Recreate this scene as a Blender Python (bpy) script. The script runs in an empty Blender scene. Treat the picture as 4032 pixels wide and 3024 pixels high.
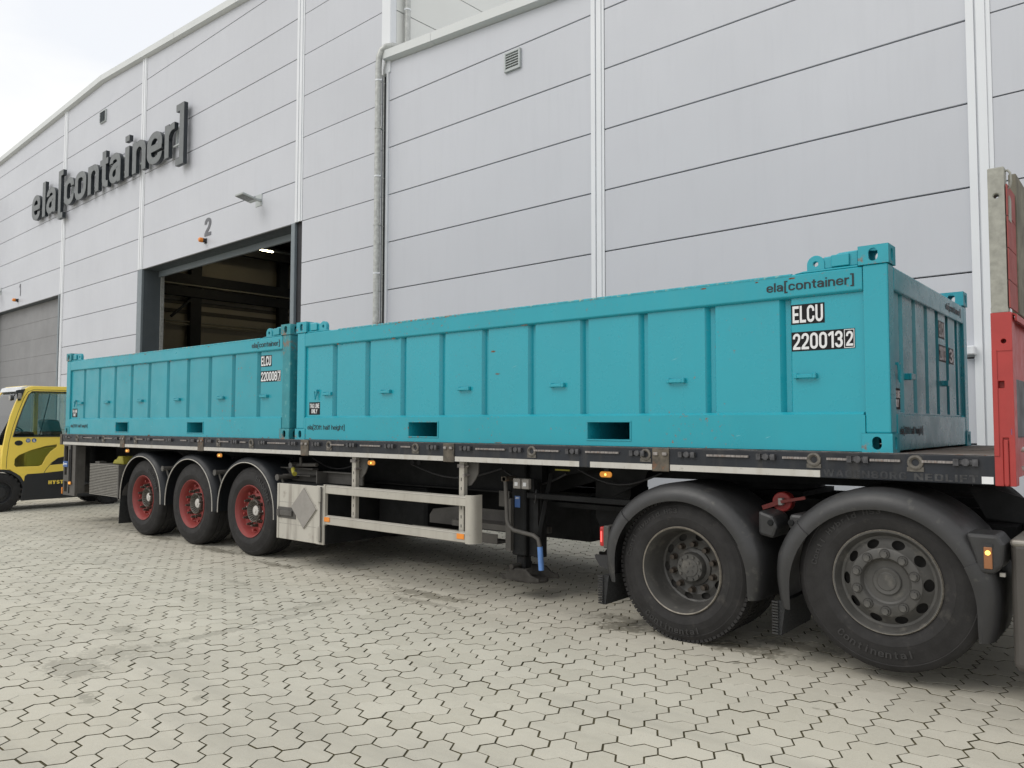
import bpy, bmesh, math, random
from mathutils import Vector, Matrix
random.seed(7)
PI = math.pi
SC = bpy.context.scene
COL = SC.collection
# ------------------------------------------------------------------ camera
cam = bpy.data.cameras.new('camera'); camo = bpy.data.objects.new('camera', cam); COL.objects.link(camo)
YAW, PITCH, ROLL = -0.6935, 0.0509, 0.0017
cam.sensor_width = 36.0; cam.lens = 3111.2 / 4032 * 36; cam.clip_end = 500; cam.clip_start = 0.05
fw = Vector((math.sin(YAW) * math.cos(PITCH), math.cos(YAW) * math.cos(PITCH), math.sin(PITCH)))
rt = Vector((math.cos(YAW), -math.sin(YAW), 0)); up = rt.cross(fw)
r2 = rt * math.cos(ROLL) - up * math.sin(ROLL) * -1; u2 = r2.cross(fw)
m = Matrix((r2, u2, -fw)).transposed().to_4x4(); m.translation = Vector((1.2844, -5.1284, 1.522))
camo.matrix_world = m
SC.camera = camo
# ------------------------------------------------------------------ world and light
SC.view_settings.view_transform = 'Standard'; SC.view_settings.look = 'None'
SC.view_settings.exposure = 0.24; SC.view_settings.gamma = 1.0
SUN_EL, SUN_AZ = math.radians(44), math.radians(206)      # compass azimuth, from the camera's left and behind
w = bpy.data.worlds.new('World'); SC.world = w; w.use_nodes = True
nt = w.node_tree; nt.nodes.clear()
def wn(t, **k):
    n = nt.nodes.new(t)
    for a, b in k.items(): setattr(n, a, b)
    return n
sky = wn('ShaderNodeTexSky', sky_type='NISHITA', sun_disc=False, sun_elevation=SUN_EL, sun_rotation=SUN_AZ)
sky.air_density = 1.0; sky.dust_density = 3.0
tc = wn('ShaderNodeTexCoord'); mp = wn('ShaderNodeMapping'); mp.inputs['Scale'].default_value = (1.2, 1.2, 3.0)
nz = wn('ShaderNodeTexNoise'); nz.inputs['Scale'].default_value = 1.6; nz.inputs['Detail'].default_value = 6; nz.inputs['Roughness'].default_value = .5
rp = wn('ShaderNodeValToRGB'); e = rp.color_ramp.elements
e[0].position = .40; e[0].color = (8.3, 8.5, 8.85, 1); e[1].position = .60; e[1].color = (9.9, 9.8, 9.45, 1)
mx = wn('ShaderNodeMix', data_type='RGBA'); mx.inputs[0].default_value = .93
bg = wn('ShaderNodeBackground'); bg.inputs['Strength'].default_value = .098
ow = wn('ShaderNodeOutputWorld')
L = nt.links.new
L(tc.outputs['Generated'], mp.inputs[0]); L(mp.outputs[0], nz.inputs['Vector']); L(nz.outputs[0], rp.inputs[0])
L(sky.outputs[0], mx.inputs[6]); L(rp.outputs[0], mx.inputs[7]); L(mx.outputs[2], bg.inputs[0]); L(bg.outputs[0], ow.inputs[0])
sl = bpy.data.lights.new('sun', 'SUN'); sl.energy = 0.9; sl.angle = math.radians(34); sl.color = (1, .965, .91)
so = bpy.data.objects.new('sun', sl); COL.objects.link(so)
sd = Vector((math.sin(SUN_AZ) * math.cos(SUN_EL), math.cos(SUN_AZ) * math.cos(SUN_EL), math.sin(SUN_EL)))
so.rotation_euler = sd.to_track_quat('Z', 'Y').to_euler(); so.location = sd * 30
# ------------------------------------------------------------------ materials
MATS = {}
def mat(name, col, rough=.55, metal=0.0, var=.12, vs=3.0, bump=0.0, bs=60.0, coat=0.0, spec=.5,
        dirt=None, island=0.0, rust=None, streak=None, emit=None, alpha=None, space='Object', fine=0.0):
    """dirt=(colour, threshold 0..1, scale), rust=(amount, scale), streak=(colour, amount): vertical runs"""
    m = bpy.data.materials.new(name); m.use_nodes = True; t = m.node_tree; N = t.nodes; K = t.links.new
    b = N['Principled BSDF']; b.inputs['Roughness'].default_value = rough; b.inputs['Metallic'].default_value = metal
    b.inputs['Specular IOR Level'].default_value = spec
    if coat: b.inputs['Coat Weight'].default_value = coat; b.inputs['Coat Roughness'].default_value = .15
    def n(ty, **k):
        x = N.new(ty)
        for a, c in k.items(): setattr(x, a, c)
        return x
    co = n('ShaderNodeTexCoord')
    src = co.outputs['Object']
    if space == 'World':
        g = n('ShaderNodeNewGeometry'); src = g.outputs['Position']
    def noise(scale, detail=4, rgh=.55, sc=None, off=0.0):
        x = n('ShaderNodeTexNoise'); x.inputs['Scale'].default_value = scale; x.inputs['Detail'].default_value = detail; x.inputs['Roughness'].default_value = rgh
        mm = n('ShaderNodeMapping'); mm.inputs['Location'].default_value = (off, off * .7, off * 1.3)
        if sc: mm.inputs['Scale'].default_value = sc
        K(src, mm.inputs[0]); K(mm.outputs[0], x.inputs['Vector'])
        return x.outputs[0]
    def rmp(o, a, c, lo=0.0, hi=1.0):
        x = n('ShaderNodeMapRange'); x.inputs[1].default_value = a; x.inputs[2].default_value = c
        x.inputs[3].default_value = lo; x.inputs[4].default_value = hi; K(o, x.inputs[0]); return x.outputs[0]
    def mixc(f, a, c):
        x = n('ShaderNodeMix', data_type='RGBA')
        if isinstance(f, float): x.inputs[0].default_value = f
        else: K(f, x.inputs[0])
        for i, v in ((6, a), (7, c)):
            if isinstance(v, tuple): x.inputs[i].default_value = (*v, 1)
            else: K(v, x.inputs[i])
        return x.outputs[2]
    def mul(a, c):
        x = n('ShaderNodeMath', operation='MULTIPLY'); K(a, x.inputs[0])
        if isinstance(c, float): x.inputs[1].default_value = c
        else: K(c, x.inputs[1])
        return x.outputs[0]
    lo = tuple(c * (1 - var) for c in col); hi = tuple(min(1, c * (1 + var)) for c in col)
    c = mixc(rmp(noise(vs), .3, .7), lo, hi)
    if island:
        gi = n('ShaderNodeNewGeometry'); hs = n('ShaderNodeHueSaturation'); K(c, hs.inputs['Color']); K(rmp(gi.outputs['Random Per Island'], 0, 1, 1 - island, 1 + island), hs.inputs['Value']); c = hs.outputs[0]
    if fine: c = mixc(mul(rmp(noise(140, 2), .35, .65), fine), c, tuple(x * .55 for x in col))
    if dirt:
        c = mixc(mul(rmp(noise(dirt[2], 6, .65, off=3.1), dirt[1], dirt[1] + .22), .85), c, dirt[0])
    if streak:
        c = mixc(mul(rmp(noise(9, 5, .6, (1, 1, .09), 7.7), .5, .75), streak[1]), c, streak[0])
    if rust:
        f = mul(rmp(noise(rust[1], 8, .7, off=5.5), .60 - rust[0] * .1, .66 - rust[0] * .1), rmp(noise(1.7, 2, .5, off=9.), .48, .6))
        c = mixc(f, c, mixc(rmp(noise(90, 3), .3, .7), (.16, .055, .02), (.30, .13, .055)))
    K(c, b.inputs['Base Color'])
    ro = rmp(noise(vs * 2.3, 4, .6, off=1.3), .3, .7, max(0, rough - .08), min(1, rough + .1)); K(ro, b.inputs['Roughness'])
    if bump:
        bb = n('ShaderNodeBump'); bb.inputs['Strength'].default_value = bump; bb.inputs['Distance'].default_value = .01
        K(noise(bs, 5), bb.inputs['Height']); K(bb.outputs[0], b.inputs['Normal'])
    if emit: b.inputs['Emission Color'].default_value = (*emit[0], 1); b.inputs['Emission Strength'].default_value = emit[1]
    MATS[name] = m; m['src'] = name
    return m
def glassmat(name, tint=(.6, .7, .7), mixf=.35):
    m = bpy.data.materials.new(name); m.use_nodes = True; t = m.node_tree; N = t.nodes; K = t.links.new
    b = N['Principled BSDF']; b.inputs['Base Color'].default_value = (*tint, 1); b.inputs['Roughness'].default_value = .03
    b.inputs['Metallic'].default_value = 0
    tr = N.new('ShaderNodeBsdfTransparent'); tr.inputs[0].default_value = (tint[0], tint[1], tint[2], 1)
    g = N.new('ShaderNodeBsdfGlossy'); g.inputs['Roughness'].default_value = .02
    fr = N.new('ShaderNodeFresnel'); fr.inputs[0].default_value = 1.5
    a = N.new('ShaderNodeMath'); a.operation = 'ADD'; a.inputs[1].default_value = mixf; K(fr.outputs[0], a.inputs[0])
    ms = N.new('ShaderNodeMixShader'); K(a.outputs[0], ms.inputs[0]); K(tr.outputs[0], ms.inputs[1]); K(g.outputs[0], ms.inputs[2])
    K(ms.outputs[0], N['Material Output'].inputs[0]); N.remove(b)
    return m
M = {}
M['panel'] = mat('silver_sandwich_panel', (.515, .53, .572), .42, island=.022, var=.03, vs=.35, bump=.03, bs=400, spec=.5, streak=((.43, .445, .485), .18))
M['sidepanel'] = mat('lightened_side_panel', (.68, .69, .67), .5, var=.03, vs=.4)  # wall cladding with a lighter colour to offset shade on the side away from the sun
M['cover'] = mat('white_cover_strip', (.70, .72, .75), .4, var=.03, vs=1)
M['gap'] = mat('dark_joint', (.03, .03, .034), .8)
M['fascia'] = mat('parapet_metal', (.60, .62, .62), .45, var=.04, vs=.6)
M['gatedark'] = mat('anthracite_metal', (.075, .09, .10), .5, var=.06)
M['gateframe'] = mat('grey_gate_frame', (.17, .20, .22), .45, var=.05)
M['gatedoor'] = mat('grey_roller_door', (.21, .21, .215), .5, var=.06, vs=.6)
M['galv'] = mat('galvanised_steel', (.42, .43, .415), .42, metal=.3, var=.22, vs=14, bump=.05)
M['galvpost'] = mat('galvanised_post', (.30, .30, .265), .55, metal=.15, var=.2, vs=22, dirt=((.42, .42, .38), .6, 18))
M['inwall'] = mat('beige_interior_wall', (.50, .46, .36), .8, var=.1, vs=.4)
M['insteel'] = mat('dark_interior_steel', (.03, .033, .035), .6)
M['inpale'] = mat('pale_crane_rail', (.42, .40, .33), .6)
M['infloor'] = mat('interior_floor', (.22, .21, .20), .6)
M['sign'] = mat('grey_sign_letter', (.125, .135, .138), .45, var=.04)
M['signside'] = mat('dark_sign_return', (.020, .026, .032), .4)
M['num'] = mat('grey_number_paint', (.12, .125, .14), .5)
M['lampgrey'] = mat('light_grey_lamp', (.42, .45, .45), .4)
M['orange'] = mat('orange_plastic', (.75, .24, .03), .3)
M['black'] = mat('black_plastic', (.022, .022, .024), .45)
M['tube'] = mat('lit_tube', (.9, .8, .6), .5, emit=((1, .85, .55), 22))
M['kerb'] = mat('concrete_kerb', (.36, .37, .34), .85, bump=.2, dirt=((.10, .11, .05), .55, 12))
# ------------------------------------------------------------------ mesh helpers
BASE = {}
class MB:
    def __init__(s): s.v = []; s.f = []
    def add(s, vs, fs):
        o = len(s.v); s.v += [tuple(p) for p in vs]; s.f += [tuple(i + o for i in f) for f in fs]; return s
    def box(s, x0, x1, y0, y1, z0, z1):
        return s.add([(x0, y0, z0), (x1, y0, z0), (x1, y1, z0), (x0, y1, z0), (x0, y0, z1), (x1, y0, z1), (x1, y1, z1), (x0, y1, z1)],
                     [(0, 3, 2, 1), (4, 5, 6, 7), (0, 1, 5, 4), (1, 2, 6, 5), (2, 3, 7, 6), (3, 0, 4, 7)])
    def bar(s, p, q, w, h, upv=(0, 0, 1)):
        p = Vector(p); q = Vector(q); d = (q - p).normalized(); u = Vector(upv)
        if abs(d.dot(u)) > .99: u = Vector((0, 1, 0))
        a = d.cross(u).normalized() * w / 2; b = a.cross(d).normalized() * h / 2
        vs = [p - a - b, p + a - b, p + a + b, p - a + b, q - a - b, q + a - b, q + a + b, q - a + b]
        return s.add(vs, [(0, 3, 2, 1), (4, 5, 6, 7), (0, 1, 5, 4), (1, 2, 6, 5), (2, 3, 7, 6), (3, 0, 4, 7)])
    def prism(s, pts, axis, a, b):
        """polygon pts in the two other axes, extruded along axis from a to b. axis x: (y,z); y: (x,z); z: (x,y)"""
        n = len(pts)
        def mk(p, t): return (t, p[0], p[1]) if axis == 'x' else ((p[0], t, p[1]) if axis == 'y' else (p[0], p[1], t))
        vs = [mk(p, a) for p in pts] + [mk(p, b) for p in pts]
        ar = sum(pts[i][0] * pts[(i + 1) % n][1] - pts[(i + 1) % n][0] * pts[i][1] for i in range(n))
        fs = [tuple(range(n)), tuple(range(2 * n - 1, n - 1, -1))] + [(i, i + n, (i + 1) % n + n, (i + 1) % n) for i in range(n)]
        flip = (ar > 0) ^ (axis == 'y') ^ (b < a)
        if flip: fs = [tuple(reversed(f)) for f in fs]
        return s.add(vs, fs)
    def cyl(s, p, q, r, n=16, r1=None, caps=True):
        p = Vector(p); q = Vector(q); d = (q - p).normalized(); r1 = r if r1 is None else r1
        a = d.orthogonal().normalized(); b = d.cross(a); vs = []
        for c, rr in ((p, r), (q, r1)):
            vs += [c + (a * math.cos(2 * PI * i / n) + b * math.sin(2 * PI * i / n)) * rr for i in range(n)]
        fs = [(i, (i + 1) % n, (i + 1) % n + n, i + n) for i in range(n)]
        if caps: fs += [tuple(range(n - 1, -1, -1)), tuple(range(n, 2 * n))]
        return s.add(vs, fs)
    def lathe(s, prof, c=(0, 0, 0), n=64, closed=False, axis='y'):
        vs = []; k = len(prof)
        for i in range(n):
            t = 2 * PI * i / n
            for r, y in prof:
                if axis == 'y': vs.append((c[0] + r * math.cos(t), c[1] + y, c[2] + r * math.sin(t)))
                else: vs.append((c[0] + r * math.cos(t), c[1] + r * math.sin(t), c[2] + y))
        fs = []
        for i in range(n):
            j = (i + 1) % n
            for q in range(k if closed else k - 1):
                q2 = (q + 1) % k
                f = (i * k + q, j * k + q, j * k + q2, i * k + q2)
                fs.append(f if axis == 'y' else tuple(reversed(f)))
        return s.add(vs, fs)
    def tube(s, pts, r, n=10):
        P = [Vector(p) for p in pts]; vs = []; fs = []; a = None
        for i, p in enumerate(P):
            d = (P[min(i + 1, len(P) - 1)] - P[max(i - 1, 0)]).normalized()
            if a is None: a = d.orthogonal().normalized()
            a = (a - d * a.dot(d)).normalized(); b = d.cross(a)
            rr = r[i] if isinstance(r, (list, tuple)) else r
            vs += [p + (a * math.cos(2 * PI * k / n) + b * math.sin(2 * PI * k / n)) * rr for k in range(n)]
        for i in range(len(P) - 1):
            for k in range(n): fs.append((i * n + k, i * n + (k + 1) % n, (i + 1) * n + (k + 1) % n, (i + 1) * n + k))
        fs += [tuple(range(n - 1, -1, -1)), tuple(range((len(P) - 1) * n, len(P) * n))]
        return s.add(vs, fs)
    def loft(s, rings, closed=False, caps=False):
        n = len(rings[0]); vs = [p for r in rings for p in r]; fs = []
        for i in range(len(rings) - 1):
            for k in range(n if closed else n - 1):
                fs.append((i * n + k, i * n + (k + 1) % n, (i + 1) * n + (k + 1) % n, (i + 1) * n + k))
        if caps: fs += [tuple(range(n - 1, -1, -1)), tuple(range((len(rings) - 1) * n, len(rings) * n))]
        return s.add(vs, fs)
    def xf(s, mtx):
        s.v = [tuple(mtx @ Vector(p)) for p in s.v]; return s
    def mesh(s, name, ma, smooth=None, shift=None):
        me = bpy.data.meshes.new(name)
        vs = s.v if shift is None else [(x - shift[0], y - shift[1], z - shift[2]) for x, y, z in s.v]
        me.from_pydata(vs, [], s.f); me.materials.append(ma)
        bm = bmesh.new(); bm.from_mesh(me); bmesh.ops.recalc_face_normals(bm, faces=bm.faces); bm.to_mesh(me); bm.free()
        if smooth: smoothen(me, smooth)
        return me
    def build(s, name, ma, parent=None, bevel=0, smooth=None, seg=1, label=None):
        if isinstance(ma, str): ma = M[ma]
        sh = BASE.get(parent.name) if parent else None
        o = bpy.data.objects.new(name, s.mesh(name, ma, smooth, sh)); COL.objects.link(o)
        if parent: o.parent = parent; 
        if sh is not None: BASE[o.name] = sh
        if bevel: bev(o, bevel, seg)
        if label: o['label'] = label
        return o
def smoothen(me, deg):
    for p in me.polygons: p.use_smooth = True
    me.set_sharp_from_angle(angle=math.radians(deg))
def bev(o, w, seg=1):
    m = o.modifiers.new('bevel', 'BEVEL'); m.width = w; m.segments = seg; m.limit_method = 'ANGLE'; m.angle_limit = math.radians(40)
def thing(name, label, cat, loc=(0, 0, 0), rotz=0, group=None, world=True):
    o = bpy.data.objects.new(name, None); COL.objects.link(o); o.location = loc; o.rotation_euler = (0, 0, rotz)
    o.empty_display_size = .3; o['label'] = label; o['category'] = cat
    if group: o['group'] = group
    BASE[o.name] = tuple(loc) if world else (0, 0, 0)
    return o
def tag(o, label, cat, group=None):
    o['label'] = label; o['category'] = cat
    if group: o['group'] = group
    return o
def struct(o): o['kind'] = 'structure'; return o
def put(name, me, parent, loc, rot=(0, 0, 0), scale=(1, 1, 1), label=None):
    """an object using shared mesh data at a world position under a parent"""
    o = bpy.data.objects.new(name, me); COL.objects.link(o); b = BASE.get(parent.name, (0, 0, 0)) if parent else (0, 0, 0)
    o.parent = parent; o.location = (loc[0] - b[0], loc[1] - b[1], loc[2] - b[2]); o.rotation_euler = rot; o.scale = scale
    BASE[o.name] = (0, 0, 0)
    if label: o['label'] = label
    return o
def boolcut(me, cutter, op='DIFFERENCE'):
    a = bpy.data.objects.new('tmp', me); COL.objects.link(a)
    c = bpy.data.objects.new('cut', cutter.mesh('cut', me.materials[0])); COL.objects.link(c)
    md = a.modifiers.new('b', 'BOOLEAN'); md.object = c; md.operation = op; md.solver = 'EXACT'
    dg = bpy.context.evaluated_depsgraph_get(); r = bpy.data.meshes.new_from_object(a.evaluated_get(dg))
    bpy.data.objects.remove(a); bpy.data.objects.remove(c)
    return r
def textmesh(body, width, height, depth, ma, bold=0.0, spacing=1.0, line=1.0):
    """text fitted into width x height, lying in local XZ facing -Y, origin at the lower left corner"""
    cu = bpy.data.curves.new('t', 'FONT'); cu.body = body; cu.extrude = .02; cu.offset = bold; cu.space_character = spacing; cu.resolution_u = 4
    cu.space_line = line; cu.align_x = 'CENTER' if '\n' in body else 'LEFT'
    o = bpy.data.objects.new('t', cu); COL.objects.link(o)
    dg = bpy.context.evaluated_depsgraph_get(); me = bpy.data.meshes.new_from_object(o.evaluated_get(dg)); bpy.data.objects.remove(o)
    xs = [v.co.x for v in me.vertices]; ys = [v.co.y for v in me.vertices]
    x0, x1, y0, y1 = min(xs), max(xs), min(ys), max(ys)
    for v in me.vertices:
        x, y, z = v.co
        v.co = ((x - x0) / (x1 - x0) * width, -(z + .02) / .04 * depth, (y - y0) / (y1 - y0) * height)
    me.materials.clear(); me.materials.append(ma); me.name = 'lettering'
    return me
def hulls(pts_a, pts_b): pass

# ------------------------------------------------------------------ a plain grotesque drawn as strokes
def rpath(pts, R_, closed=False, n=7):
    out = []; N_ = len(pts)
    for i in range(N_):
        p = Vector(pts[i])
        if not closed and i in (0, N_ - 1): out.append(p); continue
        a = Vector(pts[i - 1]); c = Vector(pts[(i + 1) % N_]); u = (a - p); v = (c - p)
        lim = lambda q, j: q.length / (2.0 if (closed or 0 < j < N_ - 1) else 1.0)
        r = min(R_, lim(u, (i - 1) % N_) * .999, lim(v, (i + 1) % N_) * .999); u.normalize(); v.normalize()
        p0 = p + u * r; p1 = p + v * r
        for k in range(n + 1):
            t = k / n; k1 = .5523 * 1.0
            b1 = p0 + (p - p0) * k1; b2 = p1 + (p - p1) * k1
            out.append(p0 * (1 - t) ** 3 + b1 * 3 * t * (1 - t) ** 2 + b2 * 3 * t * t * (1 - t) + p1 * t ** 3)
    return out
def glyph(ch, t, h=1.0):
    """stroke centre lines: (width, [(points, closed)])"""
    x = .735; l = t / 2; b = t / 2
    def lo(w): return w - t / 2
    D = {}
    def rp(p, closed=False, r=9): return (rpath(p, r, closed), closed)
    W_ = .58; r = W_ - l; T = h - t / 2; m = h / 2; xm = x / 2 + .01; xT = x - t / 2
    st = lambda *p: ([Vector(q) for q in p], False)
    if ch == 'E': return .50, [st((l, 0), (l, h)), st((t, T), (.50, T)), st((t, m), (.46, m)), st((t, b), (.50, b))]
    if ch == 'F': return .48, [st((l, 0), (l, h)), st((t, T), (.48, T)), st((t, m), (.44, m))]
    if ch == 'L': return .48, [st((l, 0), (l, h)), st((t, b), (.48, b))]
    if ch == 'I': return t, [st((l, 0), (l, h))]
    if ch == 'T': return .54, [st((0, T), (.54, T)), st((.27, 0), (.27, h - t))]
    if ch == 'H': return .60, [st((l, 0), (l, h)), st((.6 - l, 0), (.6 - l, h)), st((t, m), (.6 - t, m))]
    if ch == 'N': return .62, [st((l, 0), (l, h)), st((.62 - l, 0), (.62 - l, h)), st((l * 1.1, h - .02), (.62 - l * 1.1, .02))]
    if ch == 'U': return W_, [rp([(l, h), (l, b), (r, b), (r, h)])]
    if ch == 'C': return W_, [rp([(r, h * .64), (r, T), (l, T), (l, b), (r, b), (r, h * .36)])]
    if ch == 'G': return W_, [rp([(r, h * .66), (r, T), (l, T), (l, b), (r, b), (r, h * .46)]), st((W_ * .52, h * .46), (W_, h * .46))]
    if ch in 'O0Q': return W_, [rp([(l, m), (l, T), (r, T), (r, b), (l, b)], True)]
    if ch == 'D': return W_, [rp([(l, m), (l, T), (r, T), (r, b), (l, b)], True, .22), st((l, 0), (l, h))]
    if ch == 'J': return .44, [rp([(.44 - l, h), (.44 - l, b), (l, b), (l, h * .3)])]
    if ch == 'S': return .56, [rp([(.56 - l, h * .72), (.56 - l, T), (l, T), (l, m), (.56 - l, m), (.56 - l, b), (l, b), (l, h * .28)])]
    if ch == 'A': return .64, [st((l * .9, 0), (.30, h)), st((.64 - l * .9, 0), (.34, h)), st((.16, h * .28), (.48, h * .28))]
    if ch == 'W': return .92, [st((l * .8, h), (.26, 0)), st((.26, 0), (.46, h)), st((.46, h), (.66, 0)), st((.66, 0), (.92 - l * .8, h))]
    if ch == 'Y': return .62, [st((l * .9, h), (.31, h * .42)), st((.62 - l * .9, h), (.31, h * .42)), st((.31, 0), (.31, h * .46))]
    if ch == 'B': return .56, [rp([(l, T), (.52 - l, T), (.52 - l, m), (l, m)], True, .2), rp([(l, m), (.56 - l, m), (.56 - l, b), (l, b)], True, .2)]
    if ch == 'R': return .58, [st((l, 0), (l, h)), rp([(l, T), (.56 - l, T), (.56 - l, m - .03), (l, m - .03)], True, .22), st((.33, m - .04), (.58 - l, 0))]
    if ch == '1': return .40, [st((.40 - l, 0), (.40 - l, h)), st((.02, h * .76), (.40 - t, h - t * .55))]
    if ch == '2': return .56, [rp([(l, h * .66), (l, T), (.56 - l, T), (.56 - l, h * .56), (l * 1.1, t * .9)], False, .24), st((0, b), (.56, b))]
    if ch == '3': return .56, [rp([(l, h * .72), (l, T), (.55 - l, T), (.55 - l, m + .02), (.2, m + .02)], False, .22), rp([(.2, m + .02), (.56 - l, m + .02), (.56 - l, b), (l, b), (l, h * .28)], False, .24)]
    if ch == '7': return .54, [st((0, T), (.54, T)), st((.54 - l, h - t * .8), (.20, 0))]
    if ch == '8': return .57, [rp([(.28, m + .02), (l + .01, m + .02), (l + .01, T), (.56 - l, T), (.56 - l, m + .02)], True, .2), rp([(.28, m + .02), (l, m + .02), (l, b), (.57 - l, b), (.57 - l, m + .02)], True, .24)]
    if ch == 'e': w = .55; return w, [rp([(w - l, xm - .0), (w - l, xT), (l, xT), (l, b), (w - l, b), (w - l, x * .30)]), st((t * .9, xm - .01), (w - t * .1, xm - .01))]
    if ch == 'a': w = .55; return w, [rp([(l * 1.1, x * .70), (l * 1.1, xT), (w - l * 1.25, xT), (w - l * 1.25, 0)], False, .20), rp([(w - t, xm + .05), (l, xm + .0), (l, b), (w - t, b), (w - t, xm)], False, .17)]
    if ch == 'c': w = .53; return w, [rp([(w - l, x * .66), (w - l, xT), (l, xT), (l, b), (w - l, b), (w - l, x * .34)])]
    if ch == 'o': w = .57; return w, [rp([(l, xm), (l, xT), (w - l, xT), (w - l, b), (l, b)], True)]
    if ch == 'n': w = .53; return w, [st((l, 0), (l, x)), rp([(l, x * .55), (l, xT), (w - l, xT), (w - l, 0)], False, .24)]
    if ch == 'h': w = .53; return w, [st((l, 0), (l, h)), rp([(l, x * .55), (l, xT), (w - l, xT), (w - l, 0)], False, .24)]
    if ch == 'r': w = .36; return w, [st((l, 0), (l, x)), rp([(l, x * .5), (l, xT - .01), (w, xT - .01)], False, .22)]
    if ch == 't': w = .34; return w, [rp([(.17, h * .93), (.17, b), (w, b)], False, .14), st((0, xT), (w, xT))]
    if ch == 'f': w = .34; return w, [rp([(.16, 0), (.16, T), (w, T)], False, .16), st((0, xT), (w, xT))]
    if ch == 'i': return t, [st((l, 0), (l, x)), st((l, h - t * .9), (l, h))]
    if ch == 'l': return t, [st((l, 0), (l, h))]
    if ch == 'g': w = .55; return w, [rp([(l, xm), (l, xT), (w - l, xT), (w - l, b), (l, b)], True), rp([(w - l, x), (w - l, -.22 + l), (l, -.22 + l), (l, -.10)], False, .22)]
    if ch == 'd': w = .55; return w, [rp([(l, xm), (l, xT), (w - l, xT), (w - l, b), (l, b)], True), st((w - l, 0), (w - l, h))]
    if ch == 'b': w = .55; return w, [rp([(l, xm), (l, xT), (w - l, xT), (w - l, b), (l, b)], True), st((l, 0), (l, h))]
    if ch == 'y': w = .52; return w, [st((l * .9, x), (.26, .03)), st((w - l * .9, x), (.17, -.24))]
    if ch == '[': return t + .13, [st((l, -.24), (l, 1.12)), st((t, -.24 + l), (t + .13, -.24 + l)), st((t, 1.12 - l), (t + .13, 1.12 - l))]
    if ch == ']': return t + .13, [st((.13 + l, -.24), (.13 + l, 1.12)), st((0, -.24 + l), (.13, -.24 + l)), st((0, 1.12 - l), (.13, 1.12 - l))]
    return .3, []
def ribbon(mb, pts, closed, t, ox, oy, sx, sy, y0, y1):
    n = len(pts); P = []
    clean = [pts[0]]
    for p in pts[1:]:
        if (p - clean[-1]).length > 1e-4: clean.append(p)
    if closed and (clean[0] - clean[-1]).length < 1e-4: clean.pop()
    pts = clean; n = len(pts)
    for i, p in enumerate(pts):
        a = pts[i - 1] if (i or closed) else None; c = pts[(i + 1) % n] if (i < n - 1 or closed) else None
        d = ((p - a).normalized() if a is not None else Vector((0, 0))) + ((c - p).normalized() if c is not None else Vector((0, 0)))
        d.normalize(); nn = Vector((-d.y, d.x)); q = 1.0
        if a is not None and c is not None: q = 1 / max(.5, nn.dot(Vector((-(c - p).normalized().y, (c - p).normalized().x))))
        P.append((p + nn * t / 2 * q, p - nn * t / 2 * q))
    rings = []
    for u, v in P:
        f = lambda w_, y: (ox + w_.x * sx, y, oy + w_.y * sy)
        rings.append([f(u, y0), f(v, y0), f(v, y1), f(u, y1)])
    if closed: rings.append(rings[0]); mb.loft(rings, closed=True)
    else: mb.loft(rings, closed=True, caps=True)
def stroketext(body, width, height, depth, ma, t=.17, gap=.10, step=None, full=True):
    """stroke lettering fitted into width x height in local XZ, facing -Y; height is the drawn height including brackets"""
    lines = body.split('\n'); mb = MB(); nl = len(lines); lh = height / nl if nl > 1 else height
    for li, ln in enumerate(lines):
        lo_ = -.24 if any(c in '[]gy' for c in ln) else 0.0; hi_ = 1.12 if any(c in '[]' for c in ln) else 1.0
        hh = lh * (.82 if nl > 1 else 1.0); sy = hh / (hi_ - lo_); z0 = height - (li + 1) * lh + (lh - hh) / 2 - lo_ * sy
        ws = [(.26 if c == ' ' else glyph(c, t)[0]) for c in ln]; total = sum(ws) + gap * (len(ln) - 1)
        wd = width if (nl == 1 or len(ln) > 5) else width * .62
        sx = wd / total; x = (width - wd) / 2; k = 0
        for c, w_ in zip(ln, ws):
            if c != ' ':
                for pts, cl in glyph(c, t)[1]:
                    e_ = depth * .02 * (k % 5) if step is None else step * (k % 5); k += 1
                    ribbon(mb, pts, cl, t, x, z0, sx, sy, -depth - e_, 0)
            x += (w_ + gap) * sx
    me = mb.mesh('lettering', ma); return me
# ------------------------------------------------------------------ ground
a_ = .0739; rowh = a_ * math.sqrt(3); px, py = 3 * a_, rowh
cx0, cy0 = -1.208, -.865
def hexpt(cx, cy, k): return (cx + a_ * math.cos(PI / 3 * k), cy + a_ * math.sin(PI / 3 * k))
def outline(cells):
    ed = {}
    for cx, cy in cells:
        for k in range(6):
            p = hexpt(cx, cy, k); q = hexpt(cx, cy, k + 1)
            kp = (round(p[0], 3), round(p[1], 3)); kq = (round(q[0], 3), round(q[1], 3))
            if (kq, kp) in ed: del ed[(kq, kp)]
            else: ed[(kp, kq)] = (p, q)
    nx = {k[0]: (k[1], v[0]) for k, v in ed.items()}
    s0 = next(iter(nx)); out = []; c = s0
    while True:
        n_, p = nx[c]; out.append(p); c = n_
        if c == s0: break
    return out
def inset(poly, d):
    n = len(poly); out = []
    for i in range(n):
        a = Vector(poly[i - 1]); b = Vector(poly[i]); c = Vector(poly[(i + 1) % n])
        e1 = (b - a).normalized(); e2 = (c - b).normalized(); n1 = Vector((-e1.y, e1.x)); n2 = Vector((-e2.y, e2.x))
        mm = (n1 + n2).normalized(); out.append(tuple(b + mm * d / max(.3, mm.dot(n1))))
    return out
SA = outline([(0, 0), (0, -rowh), (1.5 * a_, -rowh / 2)])
SB = outline([(0, -2 * rowh), (1.5 * a_, -1.5 * rowh), (1.5 * a_, -2.5 * rowh)])
rings = []
for S_ in (SA, SB):
    rings.append((inset(S_, .0058), inset(S_, .0045), inset(S_, .0044)))
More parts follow.
